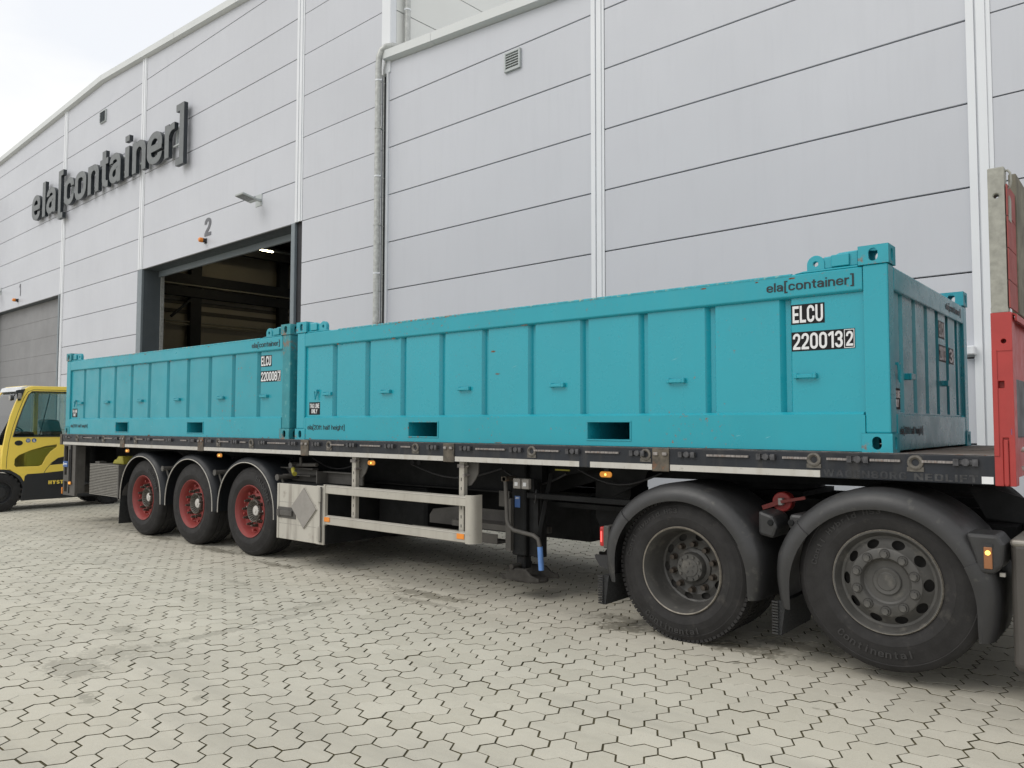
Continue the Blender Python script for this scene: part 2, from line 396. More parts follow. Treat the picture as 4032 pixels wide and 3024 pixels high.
vs, fs, att, mi = [], [], [], []
X0, X1, Y0, Y1 = -30.0, 6.2, -7.2, 4.83
for i in range(int((X0 - cx0) / px), int((X1 - cx0) / px) + 1):
    for j in range(int((Y0 - cy0) / (3 * rowh)), int((Y1 - cy0) / (3 * rowh)) + 2):
        ox = cx0 + i * px; oy = cy0 + j * 3 * rowh
        if oy > Y1 or oy - 3 * rowh < Y0 - .5: continue
        for rg in rings:
            jx = random.gauss(0, .0008); jy = random.gauss(0, .0008); rz = random.gauss(0, .004); h = max(-.0018, min(.0018, random.gauss(0, .0010)))
            tx = random.uniform(-.004, .004); ty = random.uniform(-.004, .004); val = random.random()
            c = Vector((ox, oy)); b0 = len(vs); n = 12
            dist = math.hypot(ox - 1.28, oy + 5.13)
            for ring, dz in zip(rg, (0, -.0014, -.014)):
                for p in ring:
                    qx = p[0] * math.cos(rz) - p[1] * math.sin(rz); qy = p[0] * math.sin(rz) + p[1] * math.cos(rz)
                    vs.append((ox + qx + jx, oy + qy + jy, dz + h + qx * tx + qy * ty))
            fs.append(tuple(range(b0, b0 + n))); att.append(val); mi.append(0)
            for r in range(2):
                for k in range(n):
                    fs.append((b0 + r * n + k, b0 + (r + 1) * n + k, b0 + (r + 1) * n + (k + 1) % n, b0 + r * n + (k + 1) % n)); att.append(val); mi.append(r)
me = bpy.data.meshes.new('pavement'); me.from_pydata(vs, [], fs)
at = me.attributes.new('stone', 'FLOAT', 'FACE'); at.data.foreach_set('value', att)
def pavemat():
    m = bpy.data.materials.new('concrete_paving_stone'); m.use_nodes = True; t = m.node_tree; N = t.nodes; K = t.links.new
    b = N['Principled BSDF']; b.inputs['Roughness'].default_value = .82; b.inputs['Specular IOR Level'].default_value = .35
    g = N.new('ShaderNodeNewGeometry')
    def noise(s, d=5, r=.6, sc=(1, 1, 1)):
        x = N.new('ShaderNodeTexNoise'); x.inputs['Scale'].default_value = s; x.inputs['Detail'].default_value = d; x.inputs['Roughness'].default_value = r
        mm = N.new('ShaderNodeMapping'); mm.inputs['Scale'].default_value = sc; K(g.outputs['Position'], mm.inputs[0]); K(mm.outputs[0], x.inputs[0]); return x.outputs[0]
    def rmp(o, a, c, lo=0., hi=1.):
        x = N.new('ShaderNodeMapRange'); x.inputs[1].default_value = a; x.inputs[2].default_value = c; x.inputs[3].default_value = lo; x.inputs[4].default_value = hi; K(o, x.inputs[0]); return x.outputs[0]
    def mth(op, a, c):
        x = N.new('ShaderNodeMath'); x.operation = op
        for i, v in enumerate((a, c)):
            if isinstance(v, (int, float)): x.inputs[i].default_value = v
            else: K(v, x.inputs[i])
        return x.outputs[0]
    def mixc(f, a, c, bt='MIX'):
        x = N.new('ShaderNodeMix'); x.data_type = 'RGBA'; x.blend_type = bt
        if isinstance(f, float): x.inputs[0].default_value = f
        else: K(f, x.inputs[0])
        for i, v in ((6, a), (7, c)):
            if isinstance(v, tuple): x.inputs[i].default_value = (*v, 1)
            else: K(v, x.inputs[i])
        return x.outputs[2]
    A = N.new('ShaderNodeAttribute'); A.attribute_name = 'stone'
    c = mixc(rmp(A.outputs['Fac'], 0, 1), (.490, .460, .378), (.578, .545, .458))
    c = mixc(mth('MULTIPLY', rmp(noise(1.1, 5), .42, .66), .55), c, (.44, .415, .35))
    c = mixc(mth('MULTIPLY', rmp(noise(22, 6, .7), .35, .7), .35), c, (.58, .555, .48))
    c = mixc(mth('MULTIPLY', rmp(noise(330, 2, .5), .52, .66), .35), c, (.22, .215, .19))
    c = mixc(mth('MULTIPLY', rmp(noise(120, 3, .5), .68, .74), .7), c, (.55, .55, .52))
    c = mixc(mth('MULTIPLY', rmp(noise(1.0, 5, .6, (.22, 2.2, 1)), .50, .68), .38), c, (.30, .285, .245))
    # oil and water stains on the yard, each with its own place and outline
    sep = N.new('ShaderNodeSeparateXYZ'); K(g.outputs['Position'], sep.inputs[0])
    wob = noise(7, 5, .65); wob2 = noise(28, 4, .6)
    tot = None
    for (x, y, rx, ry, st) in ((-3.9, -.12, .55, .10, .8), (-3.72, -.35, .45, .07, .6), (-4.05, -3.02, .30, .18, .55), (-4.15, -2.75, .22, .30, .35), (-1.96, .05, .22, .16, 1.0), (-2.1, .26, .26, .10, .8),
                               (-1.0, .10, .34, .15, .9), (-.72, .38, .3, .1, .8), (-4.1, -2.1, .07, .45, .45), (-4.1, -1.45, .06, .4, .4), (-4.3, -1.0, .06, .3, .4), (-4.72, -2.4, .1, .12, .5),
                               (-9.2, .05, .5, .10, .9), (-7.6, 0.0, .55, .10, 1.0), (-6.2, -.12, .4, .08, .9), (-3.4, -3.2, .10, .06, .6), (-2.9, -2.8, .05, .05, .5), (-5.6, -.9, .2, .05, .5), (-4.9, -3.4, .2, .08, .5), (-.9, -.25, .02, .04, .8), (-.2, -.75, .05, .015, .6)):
        dx = mth('DIVIDE', mth('SUBTRACT', sep.outputs[0], x), rx); dy = mth('DIVIDE', mth('SUBTRACT', sep.outputs[1], y), ry)
        d = mth('ADD', mth('MULTIPLY', dx, dx), mth('MULTIPLY', dy, dy))
        d = mth('ADD', d, mth('MULTIPLY', mth('SUBTRACT', wob, .5), 4.2)); d = mth('ADD', d, mth('MULTIPLY', mth('SUBTRACT', wob2, .5), 3.0))
        f = mth('MULTIPLY', rmp(d, 1.0, .45), st); tot = f if tot is None else mth('MAXIMUM', tot, f)
    small = mth('MULTIPLY', rmp(noise(9, 3, .5), .71, .76), .5)
    tot = mth('MAXIMUM', tot, small)
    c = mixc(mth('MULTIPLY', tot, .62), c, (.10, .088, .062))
    K(c, b.inputs['Base Color'])
    K(rmp(tot, 0, 1, .82, .5), b.inputs['Roughness'])
    bb = N.new('ShaderNodeBump'); bb.inputs['Strength'].default_value = .35; bb.inputs['Distance'].default_value = .002; K(noise(260, 4, .7), bb.inputs['Height']); K(bb.outputs[0], b.inputs['Normal'])
    return m
me.materials.append(pavemat())
M['moss'] = mat('joint_sand_and_moss', (.075, .064, .030), .95, var=.5, vs=18, bump=.4, space='World')
me.materials.append(M['moss']); me.polygons.foreach_set('material_index', mi)
pave = bpy.data.objects.new('pavement', me); COL.objects.link(pave); struct(pave)
M['yard'] = mat('concrete_yard', (.47, .45, .39), .85, var=.08, vs=3, space='World')
g = MB().box(-30.3, 6.4, -7.4, 5.25, -.1, -.0056).build('joint_bed', 'moss'); struct(g)
g = MB()
for x0, x1, y0, y1 in ((-300, -30.3, -300, 300), (6.4, 300, -300, 300), (-30.3, 6.4, -300, -7.4), (-30.3, 6.4, 5.25, 300)): g.box(x0, x1, y0, y1, -.3, -.003)
struct(g.build('ground', 'yard'))
# ------------------------------------------------------------------ warehouse
TH = -math.atan(.0402)
def wall_thing(name, label, cat): return thing(name, label, cat, (0, 5.285, 0), TH, world=False)
tall = wall_thing('tall_warehouse', 'tall silver panelled hall with open gate and low gabled roofline', 'building')
low = wall_thing('low_warehouse', 'lower silver panelled hall with sloping parapet right of the downpipe', 'building')
def roof_t(x): return 13.20 - .062 * (x + 26.5) if x > -26.5 else 13.20 + .030 * (x + 26.5)
def roof_l(x): return 9.13 - .070 * (x + 11.17)
GAP = .0085
def bay(parent, x0, x1, zb, rf, label=None):
    m = MB(); z = zb; zs = []
    k = math.ceil((zb + .001 - .3))
    z = zb
    while True:
        nz_ = math.floor(z - .3 + 1e-6) + 1.3
        t0, t1 = rf(x0), rf(x1)
        if z + GAP >= max(t0, t1): break
        a0 = min(nz_ - GAP, t0); a1 = min(nz_ - GAP, t1); zz = z + (GAP if z > zb else 0)
        a0 = max(a0, zz + .001); a1 = max(a1, zz + .001)
        pts = [(x0, zz), (x1, zz), (x1, a1)]
        if x0 < -26.5 < x1 and rf is roof_t and nz_ > min(t0, t1): pts.append((-26.5, min(nz_ - GAP, rf(-26.5))))
        pts.append((x0, a0))
        m.prism(pts, 'y', 0, .06); z = nz_
    m.build('wall_panel', 'panel', parent, bevel=.006, label=label)
def mullion(parent, x0, x1, z0, z1):
    m = MB(); w_ = x1 - x0
    m.box(x0, x0 + w_ * .34, -.035, .0, z0, z1); m.box(x0 + w_ * .42, x0 + w_ * .80, -.03, 0, z0, z1); m.box(x0 + w_ * .34, x0 + w_ * .42, -.008, 0, z0, z1)
    m.box(x0 + w_ * .80, x1, -.012, 0, z0, z1)
    m.build('joint_cover', 'cover', parent, bevel=.003)
# tall hall (local x is along the wall)
for x0, x1, zb in ((-41.6, -38.75, 0), (-38.55, -30.1, 6.3), (-29.8, -23.35, 0), (-23.05, -14.57, 6.3), (-14.30, -11.36, 0)):
    bay(tall, x0, x1, zb, roof_t)
for x0, x1, zb in ((-38.75, -38.55, 6.3), (-30.1, -29.8, 6.3), (-23.33, -23.05, 6.3), (-14.57, -14.30, 6.3)):
    mullion(tall, x0, x1, zb, roof_t((x0 + x1) / 2) + .02)
mullion(tall, -29.98, -29.8, 0, 6.295)
b = MB(); b.prism([(-41.7, 0), (-38.6, 0), (-38.6, 6.32), (-30.2, 6.32), (-30.2, 0), (-23.2, 0), (-23.2, 6.32), (-14.6, 6.32), (-14.6, 0), (-11.2, 0), (-11.2, roof_t(-11.2)), (-26.5, roof_t(-26.5)), (-41.7, roof_t(-41.7))], 'y', .061, .2)
b.build('wall_core', 'gap', tall)
def fascia(parent, xs, rf, h, out):
    m = MB()
    for x0, x1 in zip(xs[:-1], xs[1:]):
        g_ = .004
        m.loft([[(x, -out, rf(x) + .04), (x, -out, rf(x) + h), (x, .45, rf(x) + h + .02), (x, .45, rf(x) - .1), (x, -out + .012, rf(x) + .045)] for x in (x0 + g_, x1 - g_)], closed=True, caps=True)
    m.build('parapet', 'fascia', parent)
fascia(tall, [-41.75, -37.5, -33.3, -29.9, -26.5, -25.2, -21, -17.4, -13.9, -10.98], roof_t, .235, .13)
# corner trim and right side wall of the tall hall
m = MB(); m.box(-11.36, -11.07, -.03, .14, 8.9, roof_t(-11.2)); m.build('corner_trim', 'cover', tall, bevel=.01)
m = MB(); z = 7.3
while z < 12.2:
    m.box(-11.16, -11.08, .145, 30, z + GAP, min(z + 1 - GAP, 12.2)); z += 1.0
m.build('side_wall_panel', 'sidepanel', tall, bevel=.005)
MB().box(-11.16, -10.98, .45, 30, 12.2, 12.42).build('side_parapet', 'fascia', tall)
MB().box(-11.3, -11.165, .2, 30, 0, 12.25).build('side_wall_core', 'gap', tall)
# gates
def gate(parent, x0, x1, opened):
    m = MB(); m.box(x0 - .32, x0, -.02, .06, 0, 6.3); m.build('gate_frame', 'gateframe', parent, bevel=.01)
    m = MB(); m.box(x1, x1 + .16, -.02, .06, 0, 6.3); m.build('gate_frame', 'gateframe', parent, bevel=.01)
    m = MB(); m.box(x0 - .3, x0, .061, .6, 0, 6.3); m.box(x1, x1 + .14, .061, .6, 0, 6.3); m.box(x0 - .3, x1 + .14, .061, .6, 6.301, 6.6); m.build('gate_reveal', 'gatedark', parent)
    if opened:
        m = MB(); m.box(x0, x1, .5, .58, 6.12, 6.3); m.build('gate_header', 'gateframe', parent, bevel=.01)
        MB().box(x0 + .02, x0 + .07, .56, .66, 0, 6.2).build('guide_rail', 'galv', parent); MB().box(x1 - .07, x1 - .02, .56, .66, 0, 6.2).build('guide_rail', 'galv', parent)
    else:
        m = MB()
        for k in range(9): m.box(x0, x1, .30, .36, k * .7 + .001, min(k * .7 + .699, 6.3))
        m.build('sectional_door', 'gatedoor', parent, bevel=.008)
        m = MB(); m.box(x0, x1, .365, .42, 0, 6.3); m.build('door_core', 'gap', parent)
gate(tall, -23.05, -14.74, True)
gate(tall, -38.5, -30.28, False)
# interior seen through the open gate
m = MB(); m.box(-41.5, -11.4, .62, 40, -.02, .004); m.build('interior_floor', 'infloor', tall)
IW = MB(); IW.box(-41.5, -41.4, .3, 40, 0, 12.9); IW.box(-41.5, -11.3, 39.9, 40, 0, 12.9); IW.build('interior_wall', 'inwall', tall)
m = MB()
for k in range(15): m.box(-41.4 + k * 2, -41.4 + k * 2 + 1, .3, 39.9, 12.1, 12.3)
m.box(-41.5, -11.2, .3, 40, 12.3, 12.4); m.build('interior_roof', 'insteel', tall)
def il(y, z): return (y, z)   # heights and depths of the steelwork along the far left wall
for yy in (6.2, 11.8, 17.45, 23.0, 28.5, 34):
    m = MB(); m.box(-41.38, -41.0, yy - 5.285 - 1.66 - .30, yy - 5.285 - 1.66 + .32, 0, 12.1); m.build('column', 'insteel', tall)
m = MB(); m.box(-41.0, -40.8, .7, 39, 9.30, 9.82); m.build('crane_beam', 'insteel', tall)
m = MB(); m.box(-41.0, -40.75, .7, 39, 9.18, 9.26); m.build('crane_rail', 'inpale', tall)
m = MB(); m.box(-41.2, -40.9, .7, 39, 8.60, 9.12); m.build('wind_beam', 'insteel', tall)
m = MB(); m.cyl((-41.1, .7, 7.2), (-41.1, 39, 7.2), .05, 8); m.cyl((-41.1, .7, 7.05), (-41.1, 39, 7.05), .04, 8); m.build('pipe', 'inpale', tall)
M['inwall2'] = mat('grey_wall_band', (.13, .12, .10), .8)
m = MB(); m.box(-41.398, -41.35, .3, 39, 7.68, 7.9); m.box(-41.398, -41.35, .3, 39, 8.2, 8.4); m.build('wall_band', 'inwall2', tall)
m = MB(); m.bar((-41.0, 9.1, 7.4), (-41.0, 10.2, 8.45), .12, .12); m.build('brace', 'insteel', tall)
m = MB(); m.box(-39, -38.6, 2, 39, 10.9, 11.6); m.box(-41.4, -11.5, 17.7, 18.0, 11.0, 11.9); m.box(-41.4, -11.5, 23.7, 24.0, 11.0, 11.9); m.build('roof_beam', 'insteel', tall)
t = thing('ceiling_light', 'long lit tube under the dark roof inside the open gate', 'ceiling light', (-36.3, 18.8, 10.92))
MB().box(-36.36, -36.24, 18.0, 19.5, 10.92, 10.97).build('tube', 'tube', t)
MB().box(-36.40, -36.20, 17.95, 20.8, 10.972, 11.03).build('housing', 'lampgrey', t)
# low hall
for x0, x1 in ((-11.12, -5.87), (-5.62, -.42), (-.17, 5.03), (5.28, 10.5)):
    bay(low, x0, x1, .3, roof_l)
    MB().box(x0, x1, -.02, .06, 0, .285).build('plinth', 'kerb', low, bevel=.004)
for x0, x1 in ((-5.87, -5.62), (-.42, -.17), (5.03, 5.28)): mullion(low, x0, x1, 0, roof_l(x0))
m = MB(); m.box(-11.175, -11.12, -.035, .05, .0, roof_l(-11.15)); m.build('corner_trim', 'cover', low, bevel=.003); m = MB(); m.box(-11.215, -11.176, -.01, .05, 0, roof_l(-11.2)); m.build('corner_gap', 'gateframe', low)
m = MB(); m.prism([(-11.19, 0), (10.5, 0), (10.5, roof_l(10.5)), (-11.19, roof_l(-11.19))], 'y', .0605, .2); m.build('wall_core', 'gap', low)
m = MB(); m.prism([(-11.0, roof_l(-11) + .1), (10.5, roof_l(10.5) + .1), (10.5, roof_l(10.5)), (-11.0, roof_l(-11))], 'y', .46, 30); m.build('roof_deck', 'fascia', low)
m = MB(); m.box(10.3, 10.5, .2, 30, 0, 7.6); m.build('side_wall', 'panel', low)
fascia(low, [-11.2, -9.69, -5.7, -1.7, 2.3, 6.3, 10.5], roof_l, .215, .14)
# fixings on the wall: louvres, lamps, beacons, numbers, letters, pipes
def louvre(name, label, x0, x1, z0, z1, dark, n=7):
    t = thing(name, label, 'vent', (0, 5.285, 0), TH, world=False)
    fm = MB(); q = .035
    fm.box(x0, x0 + q, -.05, 0, z0, z1); fm.box(x1 - q, x1, -.05, 0, z0, z1); fm.box(x0 + q, x1 - q, -.05, 0, z1 - q, z1); fm.box(x0 + q, x1 - q, -.05, 0, z0, z0 + q)
    fm.build('frame', 'lampgrey', t, bevel=.003)
    sm = MB(); dz = (z1 - z0 - 2 * q) / n
    for k in range(n):
        zz = z0 + q + k * dz; o_ = -.08 if dark else -.045
        sm.loft([[(x, o_, zz + .002), (x, -.004, zz + dz * (.55 if dark else .95)), (x, -.004, zz + dz * (.55 if dark else .95) + .006), (x, o_, zz + .010)] for x in (x0 + q, x1 - q)], closed=True, caps=True)
    sm.build('slat', 'gateframe' if dark else 'lampgrey', t)
    MB().box(x0 + q, x1 - q, -.003, -.001, z0 + q, z1 - q).build('backing', 'gap' if dark else 'lampgrey', t)
louvre('wall_vent', 'small open louvre vent with dark inside high near the ridge of the tall hall', -26.70, -26.22, 11.80, 12.22, True)
louvre('wall_vent', 'square pale grey louvre vent near the parapet of the lower hall', -7.80, -7.42, 7.88, 8.24, False, 6)
def beacon(x, z, label):
    t = thing('beacon_light', label, 'beacon', (0, 5.285, 0), TH, group='orange beacons above the gates', world=False)
    MB().lathe([(0, -.10), (.04, -.10), (.062, -.08), (.066, -.02), (.066, 0)], (0, 0, 0), 20).xf(Matrix.Translation((x, -.11, z))).build('lens', 'orange', t, smooth=40)
    MB().cyl((x, -.11, z), (x, -.02, z), .060, 20).box(x - .06, x + .06, -.02, 0, z - .08, z + .06).build('holder', 'black', t, smooth=40)
beacon(-19.0, 6.56, 'orange beacon on the wall below the big number 2')
beacon(-34.95, 6.57, 'orange beacon on the wall below the small far number 1')
def number(txt, x, z, w_, h, label):
    me = stroketext(txt, w_, h, .006, M['num'], t=.19); me.name = 'gate_number'; o = bpy.data.objects.new('gate_number', me); COL.objects.link(o)
    p = Matrix.Translation((0, 5.285, 0)) @ Matrix.Rotation(TH, 4, 'Z') @ Matrix.Translation((x, -.004, z)); o.matrix_world = p
    tag(o, label, 'number sign')
number('2', -19.08, 6.68, .37, .50, 'dark grey number 2 above the open gate')
number('1', -34.80, 6.72, .16, .50, 'dark grey number 1 above the closed gate at left')
M['chips'] = mat('dark_led_field', (.16, .17, .17), .3)
def walllamp(x, z, label):
    t = thing('wall_lamp', label, 'lamp', (0, 5.285, 0), TH, group='flat lamps above the gates', world=False)
    MB().box(x - .15, x + .15, -.015, 0, z - .15, z + .15).build('mounting_plate', 'lampgrey', t, bevel=.004)
    m = MB(); m.bar((x + .1, -.015, z - .02), (x + .1, -.24, z - .03), .06, .06); m.build('arm', 'lampgrey', t)
    hs = ((-.18, z - .085), (-.62, z + .0))
    m = MB(); m.loft([[(x - .08, y, zz - .02), (x + .30, y, zz - .02), (x + .30, y, zz + .035), (x - .08, y, zz + .035)] for y, zz in hs], closed=True, caps=True); m.build('lamp_head', 'lampgrey', t, bevel=.012)
    m = MB(); m.loft([[(x - .04, y, zz - .027), (x + .26, y, zz - .027), (x + .26, y, zz - .0205), (x - .04, y, zz - .0205)] for y, zz in ((-.30, z - .062), (-.60, z - .004))], closed=True, caps=True); m.build('lens', 'chips', t)
walllamp(-16.25, 7.16, 'flat grey floodlight on a short arm above the open gate, right of the number 2')
walllamp(-37.35, 7.2, 'flat grey floodlight at the far left edge near the number 1')
# the big letters
t = thing('wall_sign', 'big grey raised letters reading ela[container] high on the tall hall', 'sign', (0, 5.285, 0), TH, world=False)
def letter(ch, x0, x1, z0, z1, parent):
    t_ = .205 / .98 * .735
    sx_ = (x1 - x0); e_ = 0
    o = bpy.data.objects.new('letter', stroketext(ch, sx_, z1 - z0, .105, M['signside'], t=t_, step=.0005)); COL.objects.link(o); o.parent = parent; o.location = (x0, -.105, z0)
    f = bpy.data.objects.new('letter_face', stroketext(ch, sx_, z1 - z0, .010, M['sign'], t=t_, step=.0006)); COL.objects.link(f); f.parent = o; f.location = (0, -.1075, 0)
zb, asc, xh = 0, 1.335, .98
for ch, xa, xb in (('e', -32.84, -31.92), ('l', -31.66, -31.35), ('a', -31.2, -30.22), ('[', -29.96, -29.5), ('c', -29.37, -28.42), ('o', -28.31, -27.28), ('n', -27.11, -26.17), ('t', -26.06, -25.40), ('a', -25.27, -24.36), ('i', -24.04, -23.73), ('n', -23.48, -22.52), ('e', -22.42, -21.40), ('r', -21.22, -20.60), (']', -20.50, -20.02)):
    zz = 9.41 - .0105 * (xa + 32.8)
    if ch in '[]': letter(ch, xa, xb, zz - .36, zz + 1.42, t)
    else: letter(ch, xa, xb, zz, zz + asc, t)
m = MB(); m.box(-32.7, -20.3, -.104, -.06, 9.60, 9.64); m.box(-32.7, -20.3, -.104, -.06, 10.1, 10.14)
for k in range(8): m.box(-32.4 + k * 1.65, -32.36 + k * 1.65, -.06, 0, 9.60, 10.14)
m.build('mounting_rail', 'lampgrey', t)
# pipes at the corner between the halls
t = thing('downpipe', 'galvanised downpipe with pale clamps bending over the lower parapet between the halls', 'downpipe', (0, 5.285, 0), TH, world=False)
zt = roof_l(-11.2)
m = MB(); m.tube([(-10.98, .36, 13), (-10.98, .36, zt + .42), (-10.985, .31, zt + .36), (-11.0, .20, zt + .345), (-11.05, .02, zt + .335), (-11.12, -.09, zt + .30), (-11.20, -.15, zt + .22), (-11.25, -.17, zt + .10), (-11.27, -.17, zt - .08), (-11.27, -.17, zt - .4), (-11.27, -.17, .1)], .068, 18)
m.build('pipe', 'galv', t, smooth=50)
m = MB(); m.tube([(-11.13, .10, zt + .10), (-11.15, -.06, zt + .06), (-11.215, -.07, zt - .15), (-11.215, -.07, .1)], .014, 8); m.build('cable_conduit', 'galv', t, smooth=50)
for k in range(8):
    zz = 8.72 - k * 1.02; m = MB(); m.cyl((-11.27, -.17, zz - .016), (-11.27, -.17, zz + .016), .075, 18); m.box(-11.20, -11.16, -.18, -.16, zz - .012, zz + .012); m.cyl((-11.27, -.10, zz), (-11.27, 0, zz), .012, 6); m.build('clamp', 'cover' if k % 2 == 0 else 'galv', t)
m = MB(); m.cyl((-10.98, .36, zt + 1.2), (-10.98, .36, zt + 1.235), .075, 16); m.build('clamp', 'cover', t)
m = MB(); m.cyl((-10.98, .36, zt + 1.75), (-10.98, .36, zt + 1.785), .075, 16); m.build('clamp', 'galv', t)
# thin lightning rod
o = MB().cyl((-26.55, 6.6, 13.4), (-28.3, 6.9, 14.1), .012, 6).build('lightning_rod', 'galv'); tag(o, 'thin slanting rod above the ridge of the tall hall', 'rod')
o = MB().box(-11.0, 6.35, 4.86, 5.08, -.05, .11).build('kerb', 'kerb', bevel=.01); struct(o)
o = MB().box(-11.0, 6.35, 5.081, 5.60, -.05, .07).build('gravel_strip', 'moss'); struct(o)
o = MB().box(-.54, -.40, 5.15, 5.29, 2.33, 2.43).build('wall_box', 'cover', bevel=.01); tag(o, 'small white box on the wall right of the near container', 'box')
#==TRAILER==
# ------------------------------------------------------------------ more materials
M['teal'] = mat('teal_container_paint', (.012, .315, .395), .27, var=.03, vs=1.5, bump=.05, bs=3.0, spec=.5, coat=.2, rust=(-.4, 26), dirt=((.06, .36, .40), .70, 9), streak=((.045, .32, .37), .14))
M['tealold'] = mat('worn_teal_container_paint', (.017, .292, .362), .36, var=.05, vs=2.0, bump=.14, bs=3.0, rust=(-.02, 24), dirt=((.08, .33, .36), .66, 7), streak=((.05, .28, .31), .25))
M['tealrail'] = mat('chipped_teal_rail_paint', (.014, .308, .385), .34, var=.04, vs=2, bump=.06, bs=5, rust=(.0, 30), dirt=((.08, .36, .40), .68, 10), streak=((.05, .31, .35), .2))
M['tealrust'] = mat('rusty_teal_corner_steel', (.025, .23, .27), .55, var=.1, vs=6, rust=(1.1, 20), dirt=((.16, .40, .40), .55, 14), bump=.15)
M['tealedge'] = mat('scuffed_teal_corner_steel', (.018, .302, .378), .45, var=.06, vs=6, rust=(.55, 24), dirt=((.14, .44, .46), .60, 14), bump=.1)
M['rustpatch'] = mat('bare_rust_patch', (.17, .065, .028), .85, var=.5, vs=60)
M['scratch'] = mat('pale_paint_scratch', (.22, .50, .54), .5)
M['chip'] = mat('chipped_yellowish_edge', (.014, .28, .345), .6, var=.2, vs=30, dirt=((.52, .50, .30), .53, 22), rust=(.9, 34))
M['decalblack'] = mat('black_decal', (.006, .006, .007), .55, spec=.25, var=.03)
M['decalwhite'] = mat('white_decal', (.72, .73, .74), .45, var=.03)
M['lettergrey'] = mat('dark_lettering', (.008, .012, .015), .4, spec=.5, var=.05)
M['rail'] = mat('dark_blue_black_rail_paint', (.017, .020, .026), .42, spec=.35, var=.18, vs=5, dirt=((.11, .10, .095), .64, 11), streak=((.15, .135, .11), .22), bump=.15, bs=30)
M['railworn'] = mat('worn_brown_post_paint', (.10, .085, .065), .65, var=.4, vs=12, dirt=((.02, .02, .02), .52, 9), rust=(.6, 16), bump=.2)
M['railmetal'] = mat('scraped_steel_edge', (.24, .22, .21), .42, metal=.4, var=.5, vs=24, rust=(.4, 20))
M['hook'] = mat('dark_cast_hook', (.075, .075, .08), .38, metal=.35, var=.5, vs=30)
M['whiteband'] = mat('dirty_white_band', (.50, .485, .45), .6, var=.06, vs=4, dirt=((.10, .085, .065), .585, 20), streak=((.33, .29, .22), .55))
M['alu'] = mat('dirty_aluminium_rail', (.44, .42, .37), .45, metal=.15, var=.06, vs=4, dirt=((.20, .175, .14), .60, 13), streak=((.25, .22, .18), .35))
M['box'] = mat('dirty_cream_locker_paint', (.46, .44, .39), .6, var=.05, vs=3, dirt=((.17, .14, .11), .60, 9), streak=((.11, .085, .07), .62))
M['plaque'] = mat('dusty_grey_plaque', (.27, .255, .235), .7, var=.07, vs=12)
M['frame'] = mat('dusty_dark_chassis', (.013, .0135, .014), .65, spec=.18, var=.35, vs=6, dirt=((.045, .04, .034), .62, 9))
M['footgrey'] = mat('dusty_dark_casting', (.045, .042, .038), .7, spec=.2, var=.35, vs=14, bump=.3)
M['framegrey'] = mat('dusty_grey_bracket', (.085, .080, .073), .65, var=.2, vs=6, dirt=((.05, .045, .04), .58, 12))
M['deckwood'] = mat('weathered_deck_planks', (.22, .195, .17), .85, var=.3, vs=5, bump=.3, bs=40)
M['rubber'] = mat('dusty_tyre_rubber', (.030, .029, .029), .78, spec=.22, var=.2, vs=8, dirt=((.085, .079, .070), .58, 6), bump=.12, bs=90)
M['rimlip'] = mat('bare_rim_edge', (.20, .18, .15), .5, metal=.2, var=.3, vs=20)
M['rubberside'] = mat('raised_tyre_lettering', (.027, .0262, .026), .66, var=.2, vs=20)
M['redrim'] = mat('red_wheel_paint', (.25, .042, .038), .48, var=.12, vs=5, dirt=((.13, .05, .045), .58, 8))
M['hubgrey'] = mat('grimy_hub_casting', (.085, .078, .065), .62, var=.3, vs=20)
M['nut'] = mat('oily_wheel_nut', (.06, .048, .038), .5, metal=.3, var=.4, vs=40)
M['cap'] = mat('pale_hub_cap', (.52, .50, .47), .45, var=.1, vs=20)
M['tractrim'] = mat('dusty_grey_tractor_rim', (.066, .064, .060), .48, var=.2, vs=6, dirt=((.17, .16, .14), .55, 9))
M['mudguard'] = mat('black_plastic_mudguard', (.016, .018, .021), .45, spec=.3, var=.25, vs=3, dirt=((.05, .048, .045), .64, 5))
M['tractguard'] = mat('dusty_grey_tractor_mudguard', (.030, .030, .031), .42, var=.3, vs=2.5, dirt=((.12, .115, .10), .60, 9), bump=.1, bs=40)
M['trim'] = mat('pale_mudguard_trim', (.46, .44, .40), .5, var=.1)
M['flap'] = mat('black_rubber_flap', (.018, .019, .020), .7, var=.3, vs=30, bump=.5, bs=90)
M['red'] = mat('red_headboard_paint', (.37, .036, .032), .42, var=.10, vs=4, dirt=((.55, .33, .28), .69, 22), streak=((.30, .06, .05), .3), bump=.05)
M['redold'] = mat('faded_red_board', (.26, .055, .048), .65, var=.12, vs=5)
M['board'] = mat('stained_grey_board', (.17, .16, .125), .8, var=.28, vs=5, dirt=((.09, .075, .055), .5, 9), streak=((.07, .06, .045), .5))
M['amber'] = mat('lit_amber_lens', (.55, .20, .02), .3, emit=((1, .42, .05), .10))
M['amberlamp'] = mat('amber_lamp_filament', (1, .7, .2), .3, emit=((1, .55, .08), 1.6))
M['amberdull'] = mat('unlit_brown_lens', (.26, .11, .045), .35)
M['amberrefl'] = mat('amber_reflector', (.80, .26, .03), .35, var=.05)
M['redlens'] = mat('lit_red_lens', (.40, .02, .02), .3, emit=((1, .05, .04), .06))
M['redlamp'] = mat('red_lamp_core', (1, .1, .1), .3, emit=((1, .10, .08), 1.3))
M['blue'] = mat('blue_grip', (.10, .22, .50), .5, var=.15, vs=12)
M['bluesign'] = mat('blue_sticker', (.05, .12, .32), .45)
M['yellow'] = mat('yellow_forklift_paint', (1.0, .73, .12), .36, var=.02, vs=2, coat=.3)
M['yellowold'] = mat('dusty_yellow_chock', (.30, .27, .03), .6, var=.2, vs=12)
M['fkblack'] = mat('forklift_black_paint', (.028, .029, .031), .45, var=.15)
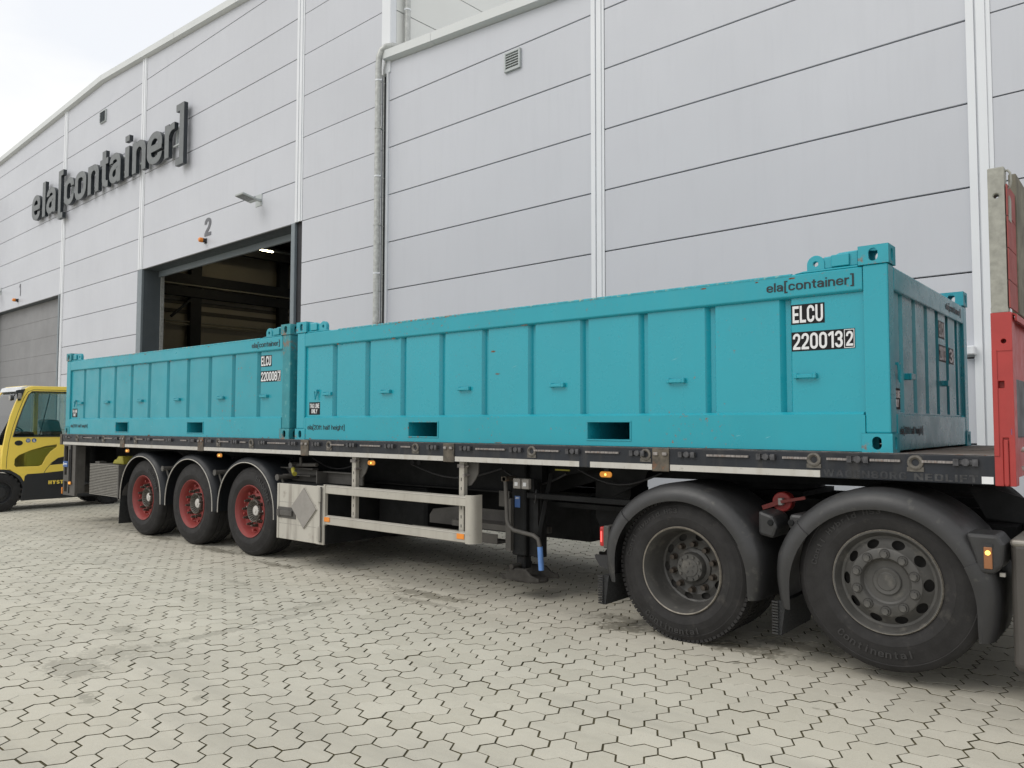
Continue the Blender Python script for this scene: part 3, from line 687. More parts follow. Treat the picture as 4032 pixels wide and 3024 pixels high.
M['chrome'] = mat('dull_tank_metal', (.24, .225, .20), .38, metal=.5, var=.15, vs=3, dirt=((.12, .10, .085), .6, 6))
M['tank'] = mat('dusty_dark_tank', (.068, .062, .056), .5, var=.15, vs=2, dirt=((.12, .11, .10), .62, 10))
M['seat'] = mat('grey_seat', (.10, .12, .125), .6)
M['coveryellow'] = mat('dull_yellow_engine_cover', (.80, .68, .16), .5, var=.06)
M['glass'] = glassmat('cab_glass', (.80, .86, .85), .08)
M['glass2'] = glassmat('cab_glass_lower', (.93, .96, .88), .02)
M['handle'] = mat('pale_grey_handle', (.42, .41, .38), .4)
M['grille'] = mat('dusty_grey_slats', (.20, .19, .17), .6, var=.12, vs=12)
M['grilledark'] = mat('dark_slat_gap', (.05, .046, .042), .8)
# ------------------------------------------------------------------ containers
CL, CW, CH = 6.058, 2.438, 1.280
grv = [-5.331, -4.807, -4.285, -3.766, -3.242, -2.725, -2.198, -1.668, -1.132, -.597]
REC = .032
grv = [g - (1.284 - g) * REC / 5.13 for g in grv]
def casting_mesh(ma):
    m = MB(); m.box(-.089, .089, -.081, .081, -.059, .059); me = m.mesh('corner_casting', ma)
    c = MB(); c.box(-.072, .072, -.065, .065, -.045, .045); me = boolcut(me, c)
    def oval(ax):
        pts = []
        for k in range(20):
            t = 2 * PI * k / 20; hx, hz = .028, .040; px_ = hx * math.cos(t); pz_ = (hz - hx) * (1 if math.sin(t) > 0 else -1) + hx * math.sin(t)
            pts.append((px_, pz_))
        return pts
    c = MB(); c.prism(oval(0), 'y', -.2, .2); me = boolcut(me, c)
    c = MB(); c.prism(oval(0), 'x', -.2, .2); me = boolcut(me, c)
    c = MB(); c.prism([(p[1] * 1.2, p[0] * 1.2) for p in oval(0)], 'z', -.2, .2); me = boolcut(me, c)
    me.name = 'corner_casting'; return me
castA = casting_mesh(M['tealedge']); castB = casting_mesh(M['tealrust'])
M['twist'] = mat('grey_twistlock', (.10, .09, .08), .6, metal=.3)
def container(x0, z0, num, check, label, paint, rusty):
    t = thing('half_height_container', label, 'container', (x0 - CL / 2, CW / 2, z0), group='teal half height containers on the trailer')
    X = lambda x: x0 + x
    cm = castB if rusty else castA
    pr_ = M['tealrust'] if rusty else M[paint]
    for sx in (0, 1):
        for sy in (0, 1):
            for sz in (0, 1):
                put('corner_casting', cm, t, (X(-.089 if sx == 0 else -CL + .089), .081 if sy == 0 else CW - .081, z0 + (.059 if sz == 0 else CH - .059)))
    for sx in (0, 1):
        for sy in (0, 1):
            xa, xb = (X(-.155), X(-.008)) if sx == 0 else (X(-CL + .008), X(-CL + .150))
            ya, yb = (.008, .142) if sy == 0 else (CW - .142, CW - .008)
            MB().box(xa, xb, ya, yb, z0 + .118, z0 + CH - .118).build('corner_post', 'tealrust' if (rusty and sx == 0) else paint, t, bevel=.010, seg=2)
    # side walls
    def corr(a0, a1, gl, z_lo, z_hi, rec, depth, gw, fr):
        pts = [(a0, rec)]
        for g_ in gl: pts += [(g_ - gw, rec), (g_ - gw + .028, rec + depth), (g_ - .022, rec + depth), (g_, rec)]
        pts.append((a1, rec)); return pts
    for side in (0, 1):
        yy = (lambda y: y) if side == 0 else (lambda y: CW - y)
        pts = corr(-CL + .15, -.155, grv, 0, 0, REC, .040, .082, 0)
        m = MB(); m.loft([[(X(a), yy(b_), z) for a, b_ in pts] for z in (z0 + .248, z0 + 1.005)]); m.build('side_panel', paint, t)
        m = MB(); m.prism([(yy(.006), z0 + 1.012), (yy(.006), z0 + CH - .134), (yy(.014), z0 + CH - .124), (yy(.10), z0 + CH - .124), (yy(.10), z0 + 1.0), (yy(.020), z0 + 1.0)], 'x', X(-CL + .151), X(-.156)); m.build('top_rail', 'tealrail', t, bevel=.006, seg=2)
        m = MB(); m.prism([(yy(.0045), z0 + CH - .136), (yy(.0045), z0 + CH - .127), (yy(.014), z0 + CH - .1185), (yy(.095), z0 + CH - .1185), (yy(.099), z0 + CH - .1235), (yy(.02), z0 + CH - .136)], 'x', X(-CL + .72), X(-.60)); m.build('rail_edge', 'chip', t)
        pk = [(-4.25, -3.87), (-2.212, -1.832)]
        zp0, zp1 = .056, .186
        m = MB(); m.box(X(-CL + .18), X(-.18), yy(.006), yy(.05), z0 + .006, z0 + zp0); m.prism([(yy(.006), z0 + zp1), (yy(.006), z0 + .236), (yy(.030), z0 + .252), (yy(.05), z0 + .252), (yy(.05), z0 + zp1)], 'x', X(-CL + .165), X(-.165))
        ex = [-CL + .18, pk[0][0], pk[0][1], pk[1][0], pk[1][1], -.18]
        for k in (0, 2, 4): m.box(X(ex[k]), X(ex[k + 1]), yy(.006), yy(.05), z0 + zp0, z0 + zp1)
        m.box(X(-.1850), X(-.1555), yy(.0048), yy(.049), z0 + .119, z0 + .232); m.box(X(-CL + .1505), X(-CL + .185), yy(.0048), yy(.049), z0 + .119, z0 + .232)
        m.build('base_rail', 'tealrail', t)
        for a, b_ in pk:
            m = MB(); q = .012
            m.box(X(a - q), X(b_ + q), yy(0), yy(.0055), z0 + zp1, z0 + zp1 + q); m.box(X(a - q), X(b_ + q), yy(0), yy(.0055), z0 + zp0 - q, z0 + zp0); m.box(X(a - q), X(a), yy(0), yy(.0055), z0 + zp0, z0 + zp1); m.box(X(b_), X(b_ + q), yy(0), yy(.0055), z0 + zp0, z0 + zp1)
            m.build('pocket_rim', 'tealedge', t, bevel=.002)
        for cxx in (-5.49, -4.58, -3.534, -2.503, -1.44, -.514):
            cxx = cxx - (1.284 - cxx) * .02 / 5.13
            m = MB(); zc = z0 + .487
            for s in (-1, 1): m.box(X(cxx + s * .060 - .011), X(cxx + s * .060 + .011), yy(-.002), yy(REC), zc - .018, zc + .018)
            m.box(X(cxx - .052), X(cxx + .052), yy(-.004), yy(.010), zc - .016, zc + .010); m.build('lashing_cleat', paint, t, bevel=.004)
        m = MB(); m.tube([(X(-5.735), yy(.012), z0 + .52), (X(-5.712), yy(.004), z0 + .43), (X(-5.685), yy(.012), z0 + .52), (X(-5.735), yy(.012), z0 + .52)], .007, 8); m.box(X(-5.735), X(-5.685), yy(0), yy(REC), z0 + .515, z0 + .535); m.build('tag_line_ring', paint, t)
        for sx in (0, 1):   # pad eyes on the top rail next to the castings
            sg = -1 if sx == 0 else 1; o_ = 0 if sx == 0 else -CL
            xx = lambda v: X(o_ + sg * v)
            zt_ = z0 + CH - .124
            m = MB(); m.prism([(xx(.182), zt_ + .012), (xx(.182), zt_ + .112), (xx(.30), zt_ + .108), (xx(.335), zt_ + .094), (xx(.40), zt_ + .092), (xx(.415), zt_ + .012)], 'y', yy(.03), yy(.085)); m.build('pad_block', paint, t, bevel=.008)
            m = MB(); m.box(xx(.235), xx(.345), yy(.012), yy(.029), zt_ + .02, zt_ + .095); m.build('block_plate', paint, t, bevel=.004)
            m = MB(); c_ = (xx(.445), zt_ + .052)
            pts = [(xx(.50), zt_ + .012)] + [(c_[0] + sg * .056 * math.cos(a) * -1 * -1, c_[1] + .056 * math.sin(a)) for a in [PI * k / 12 for k in range(13)]] + [(xx(.385), zt_ + .012)]
            pts = [(xx(.501), zt_ + .012)] + [(xx(.445 + .056 * math.cos(PI * k / 12)), c_[1] + .056 * math.sin(PI * k / 12)) for k in range(13)] + [(xx(.389), zt_ + .012)]
            m.prism(pts, 'y', yy(.022), yy(.062)); me_ = m.mesh('pad_eye', M[paint])
            cc = MB().cyl((c_[0], -1, c_[1]), (c_[0], 4, c_[1]), .017, 16); me_ = boolcut(me_, cc)
            for v in me_.vertices: v.co -= Vector(BASE[t.name])
            o = bpy.data.objects.new('pad_eye', me_); COL.objects.link(o); o.parent = t; bev(o, .003)
            m = MB(); m.prism([(xx(.182), zt_), (xx(.182), zt_ + .012), (xx(.52), zt_ + .012), (xx(.58), zt_)], 'y', yy(.010), yy(.11)); m.build('pad_plate', paint, t, bevel=.003)
    # ends
    eg = [.42, .765, 1.11, 1.455, 1.80, 2.145]
    for end in (0, 1):
        xx = (lambda v: X(-v)) if end == 0 else (lambda v: X(-CL + v))
        pts = [(.142, .03)]
        for g_ in eg: pts += [(g_ - .10, .03), (g_ - .085, .085), (g_ - .018, .085), (g_, .03)]
        pts.append((CW - .142, .03))
        m = MB(); m.loft([[(xx(b_), a, z) for a, b_ in pts] for z in (z0 + .248, z0 + 1.01)]); m.build('end_panel', paint, t)
        MB().box(xx(.008), xx(.10), .143, CW - .143, z0 + 1.01, z0 + CH - .124).build('top_rail', paint, t, bevel=.008, seg=2)
        m = MB(); m.box(xx(.008), xx(.05), .163, CW - .163, z0 + .01, z0 + .236); m.box(xx(.03), xx(.05), .163, CW - .163, z0 + .236, z0 + .252); m.build('base_rail', paint, t, bevel=.004)
        for yc in (.50, 1.60):
            m = MB(); m.box(xx(-.012), xx(.004), yc - .055, yc + .055, z0 + .465, z0 + .505)
            for s in (-1, 1): m.box(xx(.004), xx(.085), yc + s * .05 - .008, yc + s * .05 + .008, z0 + .465, z0 + .505)
            m.build('lashing_cleat', paint, t, bevel=.003)
        m = MB(); m.tube([(xx(.005), .185, z0 + .55), (xx(0), .205, z0 + .44), (xx(.005), .225, z0 + .55), (xx(.005), .185, z0 + .55)], .008, 8); m.box(xx(.0), xx(.03), .18, .23, z0 + .545, z0 + .56); m.build('tag_line_ring', paint, t)
    MB().box(X(-CL + .05), X(-.05), .05, CW - .05, z0 + .20, z0 + .22).build('floor_plate', paint, t)
    for a, b_ in pk:
        m = MB(); m.box(X(a - .01), X(b_ + .01), .051, CW - .051, z0 + .188, z0 + .194); m.box(X(a - .01), X(b_ + .01), .051, CW - .051, z0 + .044, z0 + .054)
        m.box(X(a - .01), X(a), .051, CW - .051, z0 + .054, z0 + .188); m.box(X(b_), X(b_ + .01), .051, CW - .051, z0 + .054, z0 + .188); m.box(X(a), X(b_), 1.2, 1.22, z0 + .055, z0 + .187); m.build('fork_pocket', paint, t)
    # decals: side facing the yard, and the front end
    def decal(body, ax, u0, u1, za_, zb_, ma, d, plane, bold=.0, spc=1.0, wt=.16, parent=None, name='lettering', line=1.0):
        me_ = stroketext(body, u1 - u0, zb_ - za_, .0012, ma, t=wt, gap=.085, step=.00012)
        if ax == 'side': o = put(name, me_, parent or t, (X(u0), d, z0 + za_))
        else: o = put(name, me_, parent or t, (X(-d), u0, z0 + za_), rot=(0, 0, PI / 2))
        o.name = name; return o
    decal('ela[container]', 'side', -.765, -.205, 1.037, 1.118, M['lettergrey'], .0045, 0, wt=.135)
    decal('ela[20ft half height]', 'side', -5.838, -5.212, .098, .165, M['lettergrey'], .0048, 0, wt=.12)
    yp = REC - .0015
    def plate(ax, u0, u1, a, b_, d):
        if ax == 'side': return MB().box(X(u0), X(u1), d, d + .0014, z0 + a, z0 + b_).build('number_plate', 'decalblack', t)
        return MB().box(X(-d - .0014), X(-d), u0, u1, z0 + a, z0 + b_).build('number_plate', 'decalblack', t)
    def lab(ax, u0, u1, a, b_, d, body, check=None, line=1.0, bold=.02):
        p = plate(ax, u0, u1, a, b_, d); q = .010; bx = None
        if check:
            w_ = (u1 - u0) * .155; decal(body, ax, u0 + q, u1 - w_ - .012, a + q, b_ - q, M['decalwhite'], d - .0006, 0, bold=bold, parent=t)
            decal(check, ax, u1 - w_ + .008, u1 - .012, a + q * 1.6, b_ - q * 1.6, M['decalwhite'], d - .0006, 0, bold=bold, parent=t)
            m = MB(); e_ = .004; x_a, x_b = u1 - w_ - .004, u1 - .004
            for (p0, p1, q0, q1) in ((x_a, x_b, b_ - .008, b_ - .004), (x_a, x_b, a + .004, a + .008), (x_a, x_a + e_, a + .008, b_ - .008), (x_b - e_, x_b, a + .008, b_ - .008)):
                if ax == 'side': m.box(X(p0), X(p1), d - .0012, d - .0002, z0 + q0, z0 + q1)
                else: m.box(X(-d + .0002), X(-d + .0012), p0, p1, z0 + q0, z0 + q1)
            m.build('check_digit_frame', 'decalwhite', t)
        else: decal(body, ax, u0 + q, u1 - q, a + q, b_ - q, M['decalwhite'], d - .0006, 0, bold=bold, parent=t, line=line)
    lab('side', -.612, -.396, .826, .957, yp, 'ELCU')
    lab('side', -.612, -.212, .650, .776, yp, num, check)
    lab('side', -5.848, -5.660, .268, .402, yp, 'TAG LINE\nONLY', line=.95, bold=.01)
    decal('ela[container]', 'end', 1.62, 2.18, 1.045, 1.118, M['lettergrey'], .0065, 0, wt=.135)
    decal('ela[20ft half height]', 'end', .205, .80, .10, .165, M['lettergrey'], .0065, 0, wt=.12)
    lab('end', 1.462, 1.66, .826, .957, .0285, 'ELCU'); lab('end', 1.462, 1.695, .650, .776, .0285, num); lab('end', 1.805, 1.985, .650, .776, .0285, num[-1], check)
    lab('end', .15, .315, .268, .402, .0285, 'TAG LINE\nONLY', line=.95, bold=.01)
    rnd = random.Random(int(num)); pl = [(-3.22, .80, .030, .008), (-3.17, .604, .034, .006)] if not rusty else []
    for k in range(16 if rusty else 11):
        zc_ = rnd.choice((.012, .012, .018, CH - .15, CH - .28, .24)); pl.append((rnd.uniform(-5.8, -.3), zc_, rnd.uniform(.012, .05), rnd.uniform(.003, .007)))
    for (xc_, zc_, a, b_) in pl:
        yq = REC if .26 < zc_ < .99 else .006
        if any(p0 - .05 < xc_ < p1 + .05 for p0, p1 in pk) and zc_ < .26: continue
        n_ = 11; pts = [(X(xc_ + a * math.cos(2 * PI * j / n_) * rnd.uniform(.5, 1.1)), z0 + zc_ + b_ * math.sin(2 * PI * j / n_) * rnd.uniform(.5, 1.2)) for j in range(n_)]
        MB().prism(pts, 'y', yq - .0006, yq + .0004).build('rust_patch', 'rustpatch', t)
    # pale scratches left by chains and forks
    for k in range(10):
        xc_ = rnd.uniform(-5.6, -.4); low_ = rnd.random() < .45; zc_ = rnd.uniform(.04, .22) if low_ else rnd.uniform(.30, .95)
        if any(abs(xc_ - g_) < .16 for g_ in grv) and not low_: continue
        if any(p0 - .12 < xc_ < p1 + .12 for p0, p1 in pk) and low_: continue
        yq = .006 if low_ else REC; l_ = rnd.uniform(.02, .07); an = rnd.uniform(.2, 2.6); dx, dz = math.cos(an) * l_, math.sin(an) * l_ * (.3 if low_ else 1); w_ = .0011
        MB().prism([(X(xc_ - dx), z0 + zc_ - dz), (X(xc_ + w_), z0 + zc_ - w_), (X(xc_ + dx), z0 + zc_ + dz), (X(xc_ - w_), z0 + zc_ + w_)], 'y', yq - .0004, yq + .0003).build('scratch', 'scratch', t)
    return t
ZD = 1.352
container(0.0, ZD, '220013', '2', 'clean glossy teal half height container numbered 220013 2 nearest the red headboard', 'teal', False)
container(-6.173, ZD, '220008', '7', 'rust streaked teal half height container numbered 220008 7 at the rear of the trailer', 'tealold', True)
# ------------------------------------------------------------------ wheels
def tyre_profile(R, w, bead=.300, groove=(.3, .5, .7), gd=.012):
    p = [(bead, .035), (bead + .004, .016), (bead + .03, .002), (bead + .07, -.006), (bead + .075, -.0035), (bead + .11, -.006), (bead + .115, -.0035), (R - .065, .004), (R - .05, .010), (R - .046, .008), (R - .022, .022), (R - .008, .036), (R - .002, .052)]
    g = []
    for k in groove:
        y = w * k; g += [(R, y - .008), (R - gd, y - .005), (R - gd, y + .005), (R, y + .008)]
    q = [(r, w - y) for r, y in reversed(p)]
    return p + g + q
def arc_text(body, r, h, a_mid, step, ma, y=-.0075, flip=False):
    """raised lettering round a tyre wall; angles in degrees, clockwise from the top seen from outside"""
    allv, allf = [], []; n = len(body); wch = math.radians(step) * r * .8
    for i, ch in enumerate(body):
        if ch == ' ': continue
        nar = .30 if ch in 'il1' else (.62 if ch in 'tr' else 1.0)
        me_ = stroketext(ch, wch * nar, h, .0012, ma, t=.15, step=.0001)
        a = math.radians(a_mid + (i - (n - 1) / 2) * step * (1 if not flip else -1))
        o = len(allv)
        for v in me_.vertices:
            lx, lz = v.co.x - wch * nar / 2, v.co.z
            if flip: lx, lz = -lx, h - lz
            rr = r + lz
            aa = a + (lx / r)
            allv.append((rr * math.sin(aa), y + v.co.y, rr * math.cos(aa)))
        allf += [tuple(i_ + o for i_ in p.vertices) for p in me_.polygons]
        bpy.data.meshes.remove(me_)
    return MB().add(allv, allf).mesh('tyre_lettering', ma)
def super_single():
    P = {}
    P['tyre'] = MB().lathe(tyre_profile(.512, .37), n=96, closed=True).mesh('tyre', M['rubber'], 35)
    P['rim'] = MB().lathe([(.300, .030), (.304, .010), (.300, .004), (.294, .006), (.290, .014), (.279, .030), (.270, .050), (.262, .085), (.256, .110), (.246, .120), (.232, .116), (.205, .100), (.18, .092), (.13, .090), (.125, .16), (.125, .24), (.27, .24), (.298, .34)], n=72).mesh('wheel', M['redrim'], 35)
    holes = MB()
    for k in range(10):
        a = 2 * PI * k / 10 + .3; holes.cyl((.224 * math.cos(a), .07, .224 * math.sin(a)), (.224 * math.cos(a), .17, .224 * math.sin(a)), .016, 12)
    P['rim'] = boolcut(P['rim'], holes); P['rim'].name = 'wheel'; smoothen(P['rim'], 35)
    h = MB().lathe([(.134, .095), (.132, .062), (.124, .054), (.114, .060), (.062, .122), (0, .122)], n=40)
    for k in range(20):
        a = 2 * PI * k / 20; c, s = math.cos(a), math.sin(a)
        h.bar((.058 * c, .108, .058 * s), (.118 * c, .062, .118 * s), .009, .026, (0, 1, 0))
    P['hub'] = h.mesh('hub', M['hubgrey'], 30)
    P['cap'] = MB().lathe([(.060, .122), (.060, .092), (.053, .084), (.024, .082), (.021, .076), (0, .076)], n=32).mesh('hub_cap', M['cap'], 35)
    P['nut'] = MB().cyl((0, 0, 0), (0, -.012, 0), .021, 16).cyl((0, -.012, 0), (0, -.044, 0), .019, 6).cyl((0, -.044, 0), (0, -.072, 0), .012, 10).mesh('wheel_nut', M['nut'], 35)
    P['ptr'] = MB().prism([(-.019, -.012), (.019, -.012), (0, .034)], 'y', -.014, -.010).mesh('nut_pointer', M['cap'])
    return P
SSN = super_single()
def ss_wheel(parent, x, z, y, near=True, ang=.1, txt=None, pointers=()):
    s = 1 if near else -1
    wo = put('wheel', SSN['rim'], parent, (x, y, z), rot=(0, ang, 0) if near else (0, 0, PI))
    for nm in ('tyre', 'hub', 'cap'):
        put({'cap': 'hub_cap'}.get(nm, nm), SSN[nm], wo, (0, 0, 0))
    if near:
        for k in range(10):
            a = 2 * PI * k / 10
            put('wheel_nut', SSN['nut'], wo, (.1675 * math.cos(a), .092, .1675 * math.sin(a)))
            if k in pointers: put('nut_pointer', SSN['ptr'], wo, (.1675 * math.cos(a), .083, .1675 * math.sin(a)), rot=(0, k * 1.3, 0))
        if txt: o = put('tyre_lettering', txt, wo, (0, 0, 0)); o.rotation_euler = (0, -ang, 0)
    return wo
def cone_pts(): pass
M['welldark'] = mat('dark_brake_drum', (.03, .028, .026), .8)
def tractor_wheel(kind):
    P = {}
    if kind == 'drive':
        R = .499; tp = tyre_profile(R, .30, groove=(.28, .5, .72), gd=.014)
        t_ = MB().lathe(tp, n=96, closed=True)
        for k in range(90):
            a = 2 * PI * k / 90
            for y0_ in (.026, .20):
                c, s = math.cos(a), math.sin(a); q = MB().box(-.0125, .0125, y0_, y0_ + .072, -.02, .0018)
                q.xf(Matrix.Rotation(-a, 4, 'Y') @ Matrix.Translation((0, 0, R))); t_.add(q.v, q.f)
        P['tyre'] = t_.mesh('tyre', M['rubber'], 35)
        P['tyre2'] = MB().lathe([(r, y + .33) for r, y in tp], n=96, closed=True).mesh('tyre', M['rubber'], 35)
        P['rim'] = MB().lathe([(.302, .03), (.306, .010), (.302, .003), (.293, .004), (.288, .018), (.275, .040), (.271, .10), (.264, .15), (.258, .195), (.250, .215), (.238, .222), (.215, .214), (.195, .206), (.185, .212), (.135, .212), (.13, .30), (.25, .30), (.30, .32)], n=96).mesh('wheel', M['tractrim'], 35)
        holes = MB()
        for k in range(10):
            a = 2 * PI * k / 10 + .15; q = MB(); n = 20
            q.lathe([(0, .15), (.034, .15), (.034, .26), (0, .26)], n=20); q.xf(Matrix.Translation((.2175 * math.cos(a), 0, .2175 * math.sin(a))) @ Matrix.Rotation(-a, 4, 'Y') @ Matrix.Diagonal((.72, 1, 1, 1))); holes.add(q.v, q.f)
        P['rim'] = boolcut(P['rim'], holes); P['rim'].name = 'wheel'; smoothen(P['rim'], 35)
        h = MB().lathe([(.135, .214), (.132, .20), (.108, .190), (.100, .150), (.096, .142), (.066, .142), (.062, .138), (0, .138)], n=40)
        for k in range(10):
            a = 2 * PI * k / 10; h.cyl((.082 * math.cos(a), .144, .082 * math.sin(a)), (.082 * math.cos(a), .129, .082 * math.sin(a)), .010, 6)
        for k in range(5):
            a = 2 * PI * k / 5 + .5; h.bar((.022 * math.cos(a), .1375, .022 * math.sin(a)), (.04 * math.cos(a), .1375, .04 * math.sin(a)), .008, .008, (0, 1, 0))
        P['hub'] = h.mesh('hub', M['tractrim'], 30)
        P['nut'] = MB().cyl((0, 0, 0), (0, -.012, 0), .024, 16).cyl((0, -.012, 0), (0, -.052, 0), .020, 16, r1=.018).mesh('wheel_nut', M['nut'], 35)
        P['nr'], P['ny'] = .163, .212
    else:
        R = .528; tp = tyre_profile(R, .31, groove=(.22, .41, .59, .78))
        P['tyre'] = MB().lathe(tp, n=112, closed=True).mesh('tyre', M['rubber'], 35)
        P['tyre2'] = None
        P['rim'] = MB().lathe([(.302, .03), (.306, .008), (.302, .000), (.292, .001), (.286, .014), (.272, .038), (.266, .050), (.252, .052), (.240, .044), (.205, .012), (.198, -.002), (.190, -.006), (.143, -.006), (.138, .0), (.130, .028), (.120, .036), (.09, .036), (0, .036)], n=112).mesh('wheel', M['tractrim'], 30)
        holes = MB()
        for k in range(10):
            a = 2 * PI * k / 10 + .02; q = MB(); q.lathe([(0, -.1), (.036, -.1), (.036, .2), (0, .2)], n=20)
            q.xf(Matrix.Translation((.2265 * math.cos(a), 0, .2265 * math.sin(a))) @ Matrix.Rotation(-a, 4, 'Y') @ Matrix.Diagonal((.68, 1, 1, 1))); holes.add(q.v, q.f)
        # give the dish a thin body so that the holes are real openings
        P['rim'] = boolcut(P['rim'], holes); P['rim'].name = 'wheel'; smoothen(P['rim'], 30)
        P['hub'] = MB().lathe([(.079, .037), (.079, .026), (.074, .022), (.055, .024), (.050, .020), (.0, .020)], n=48).mesh('hub', M['tractrim'], 30)
        P['nut'] = MB().cyl((0, .004, 0), (0, -.001, 0), .030, 20).mesh('nut_seat', M['welldark']); P['hex'] = MB().cyl((0, -.0012, 0), (0, -.006, 0), .026, 20).cyl((0, -.006, 0), (0, -.026, 0), .0195, 6).mesh('wheel_nut', M['tractrim'], 35)
        P['nr'], P['ny'] = .166, -.006
    return P
TW = {k: tractor_wheel(k) for k in ('drive', 'lift')}
def tr_wheel(parent, kind, x, y, z, near=True, ang=0.0, txts=()):
    P = TW[kind]; wo = put('wheel', P['rim'], parent, (x, y, z), rot=(0, ang, 0) if near else (0, 0, PI))
    put('tyre', P['tyre'], wo, (0, 0, 0)); put('hub', P['hub'], wo, (0, 0, 0))
    if P['tyre2']: put('tyre', P['tyre2'], wo, (0, 0, 0))
    put('rim_edge', MB().lathe([(.2945, .0035), (.3015, -.0008), (.307, .009), (.3035, .012)], n=72).mesh('rim_edge', M['rimlip'], 40), wo, (0, 0, 0))
    o = put('brake_drum', MB().lathe([(0, .24 if kind == 'drive' else .10), (.26, .24 if kind == 'drive' else .10), (.26, .30), (0, .30)], n=32).mesh('brake_drum', M['welldark']), wo, (0, .0, 0))
    if near:
        for k in range(10):
            a = 2 * PI * (k + .5) / 10; q = put('wheel_nut' if kind == 'drive' else 'nut_seat', P['nut'], wo, (P['nr'] * math.cos(a), P['ny'], P['nr'] * math.sin(a)))
            if kind != 'drive': put('wheel_nut', P['hex'], wo, (P['nr'] * math.cos(a), P['ny'], P['nr'] * math.sin(a)))
        for tx in txts: o = put('tyre_lettering', tx, wo, (0, 0, 0)); o.rotation_euler = (0, -ang, 0)
# ------------------------------------------------------------------ trailer
TX0, TX1 = -12.235, .56
YS, YE = -.056, 2.494
t = thing('flatbed_trailer', 'long three axle flatbed trailer with dark side rails and red wheels under the containers', 'trailer', (-5.8, 1.219, 0))
m = MB(); k = 0; yy = YS + .05
while yy < YE - .06:
    m.box(TX0 + .03, TX1 - .03, yy + .003, min(yy + .142, YE - .05), 1.315, 1.3475 + random.uniform(-.0015, .0015)); yy += .145
m.build('deck', 'deckwood', t)
jx = [-12.20, -10.07, -7.94, -5.80, -3.665, -1.54, .56]
def srail(y0, y1):
    m = MB(); m.box(TX0, TX1, y0 + .006, y1, 1.19, 1.352); o = m.build('side_rail', 'rail', t, bevel=.006, seg=2)
    m = MB(); m.box(TX0, TX1, y0 + .004, y1 + .008, 1.3522, 1.3545); m.build('rail_edge', 'railmetal', t, bevel=.001)
srail(YS, YS + .05)
MB().box(TX0, TX1, YE - .05, YE, 1.19, 1.352).build('side_rail', 'rail', t, bevel=.006)
for a, b_ in zip(jx[:-1], jx[1:]):
    xa = a + .073; xb = b_ - .073
    if b_ > 0: xb = -.415
    segs = [(xa, xb)]
    if abs(a + 3.665) < .01: segs = [(xa, -2.256), (-2.153, xb)]
    for p, q in segs:
        o = MB().box(p, q, YS + .0035, YS + .0058, 1.1935, 1.236).build('reflective_band', 'whiteband', t)
for x in jx[1:-1]:
    m = MB(); m.box(x - .068, x + .068, YS - .004, YS + .0058, 1.185, 1.3515)
    m.build('stake_pocket', 'railworn', t, bevel=.004)
    m = MB(); m.box(x - .055, x - .018, YS - .018, YS - .0045, 1.298, 1.322); m.box(x + .018, x + .055, YS - .018, YS - .0045, 1.298, 1.322); m.build('pocket_catch', 'railmetal', t, bevel=.004)
MB().box(TX0 + .0, TX0 + .07, YS - .004, YS + .0058, 1.19, 1.3515).build('end_cap', 'railworn', t, bevel=.004)
MB().box(.47, .527, YS + .0035, YS + .0058, 1.195, 1.235).build('reflective_square', 'decalwhite', t)
hk = MB(); hk.box(-.055, .055, -.012, 0, -.012, .012); hk.cyl((0, -.024, 0), (0, 0, 0), .021, 12)
for s in (-1, 1): hk.box(s * .048 - .014, s * .048 + .014, -.026, 0, -.020, .018)
hkm = hk.mesh('lashing_hook', M['hook'])
rg = MB().lathe([(.022, -.006), (.032, -.014), (.042, -.012), (.045, -.004), (.045, 0), (.020, 0)], n=24, closed=True); rg.box(-.045, .045, -.007, 0, -.052, -.026)
M['ringcol'] = mat('dull_steel_ring', (.13, .12, .105), .55, metal=.3, var=.35, vs=30)
rgm = rg.mesh('lashing_ring', M['ringcol'])
rgi = MB().cyl((0, -.0125, 0), (0, -.0005, 0), .019, 16).mesh('ring_hole', M['gap'])
brm = MB().box(-.5, .5, -.016, 0, -.007, .007).mesh('load_bar', M['railmetal'])
for b0 in jx[:-1]:
    for off in (.21, .78, 1.355, 1.935):
        put('lashing_hook', hkm, t, (b0 + off, YS + .006, 1.312))
rings_x = [-11.595, -10.679, -9.671, -7.527, -6.819, -5.384, -4.096, -2.724, -1.664, -.452, .134]
for x in rings_x:
    r_ = put('lashing_ring', rgm, t, (x, YS + .006, 1.302))
bars = [(-11.95, .2), (-11.20, .3), (-10.50, .25), (-9.55, .2), (-9.0, .3), (-8.35, .15), (-7.40, .22), (-6.98, .12), (-6.31, .34), (-5.24, .22), (-4.73, .30), (-4.22, .13), (-3.17, .33), (-2.57, .25), (-2.04, .30), (-1.03, .30), (-.57, .16), (-.30, .14), (-.03, .17), (.26, .18)]
for x, l in bars: put('load_bar', brm, t, (x, YS + .006, 1.310), scale=(l, 1, 1))
def rt_text(body, x0, x1, z0, z1, ma, y): put('lettering', stroketext(body, x1 - x0, z1 - z0, .001, ma, t=.17, gap=.14, step=.0001), t, (x0, y, z0))
M['ghost'] = mat('ghost_lettering', (.026, .028, .032), .6, var=.5, vs=30); M['ghost2'] = mat('worn_ghost_lettering', (.042, .043, .045), .6, var=.6, vs=30)
rt_text('WAGENBORG', -.395, .085, 1.200, 1.244, M['ghost'], YS + .0052); rt_text('NEDLIFT', .125, .452, 1.200, 1.240, M['ghost2'], YS + .0052)
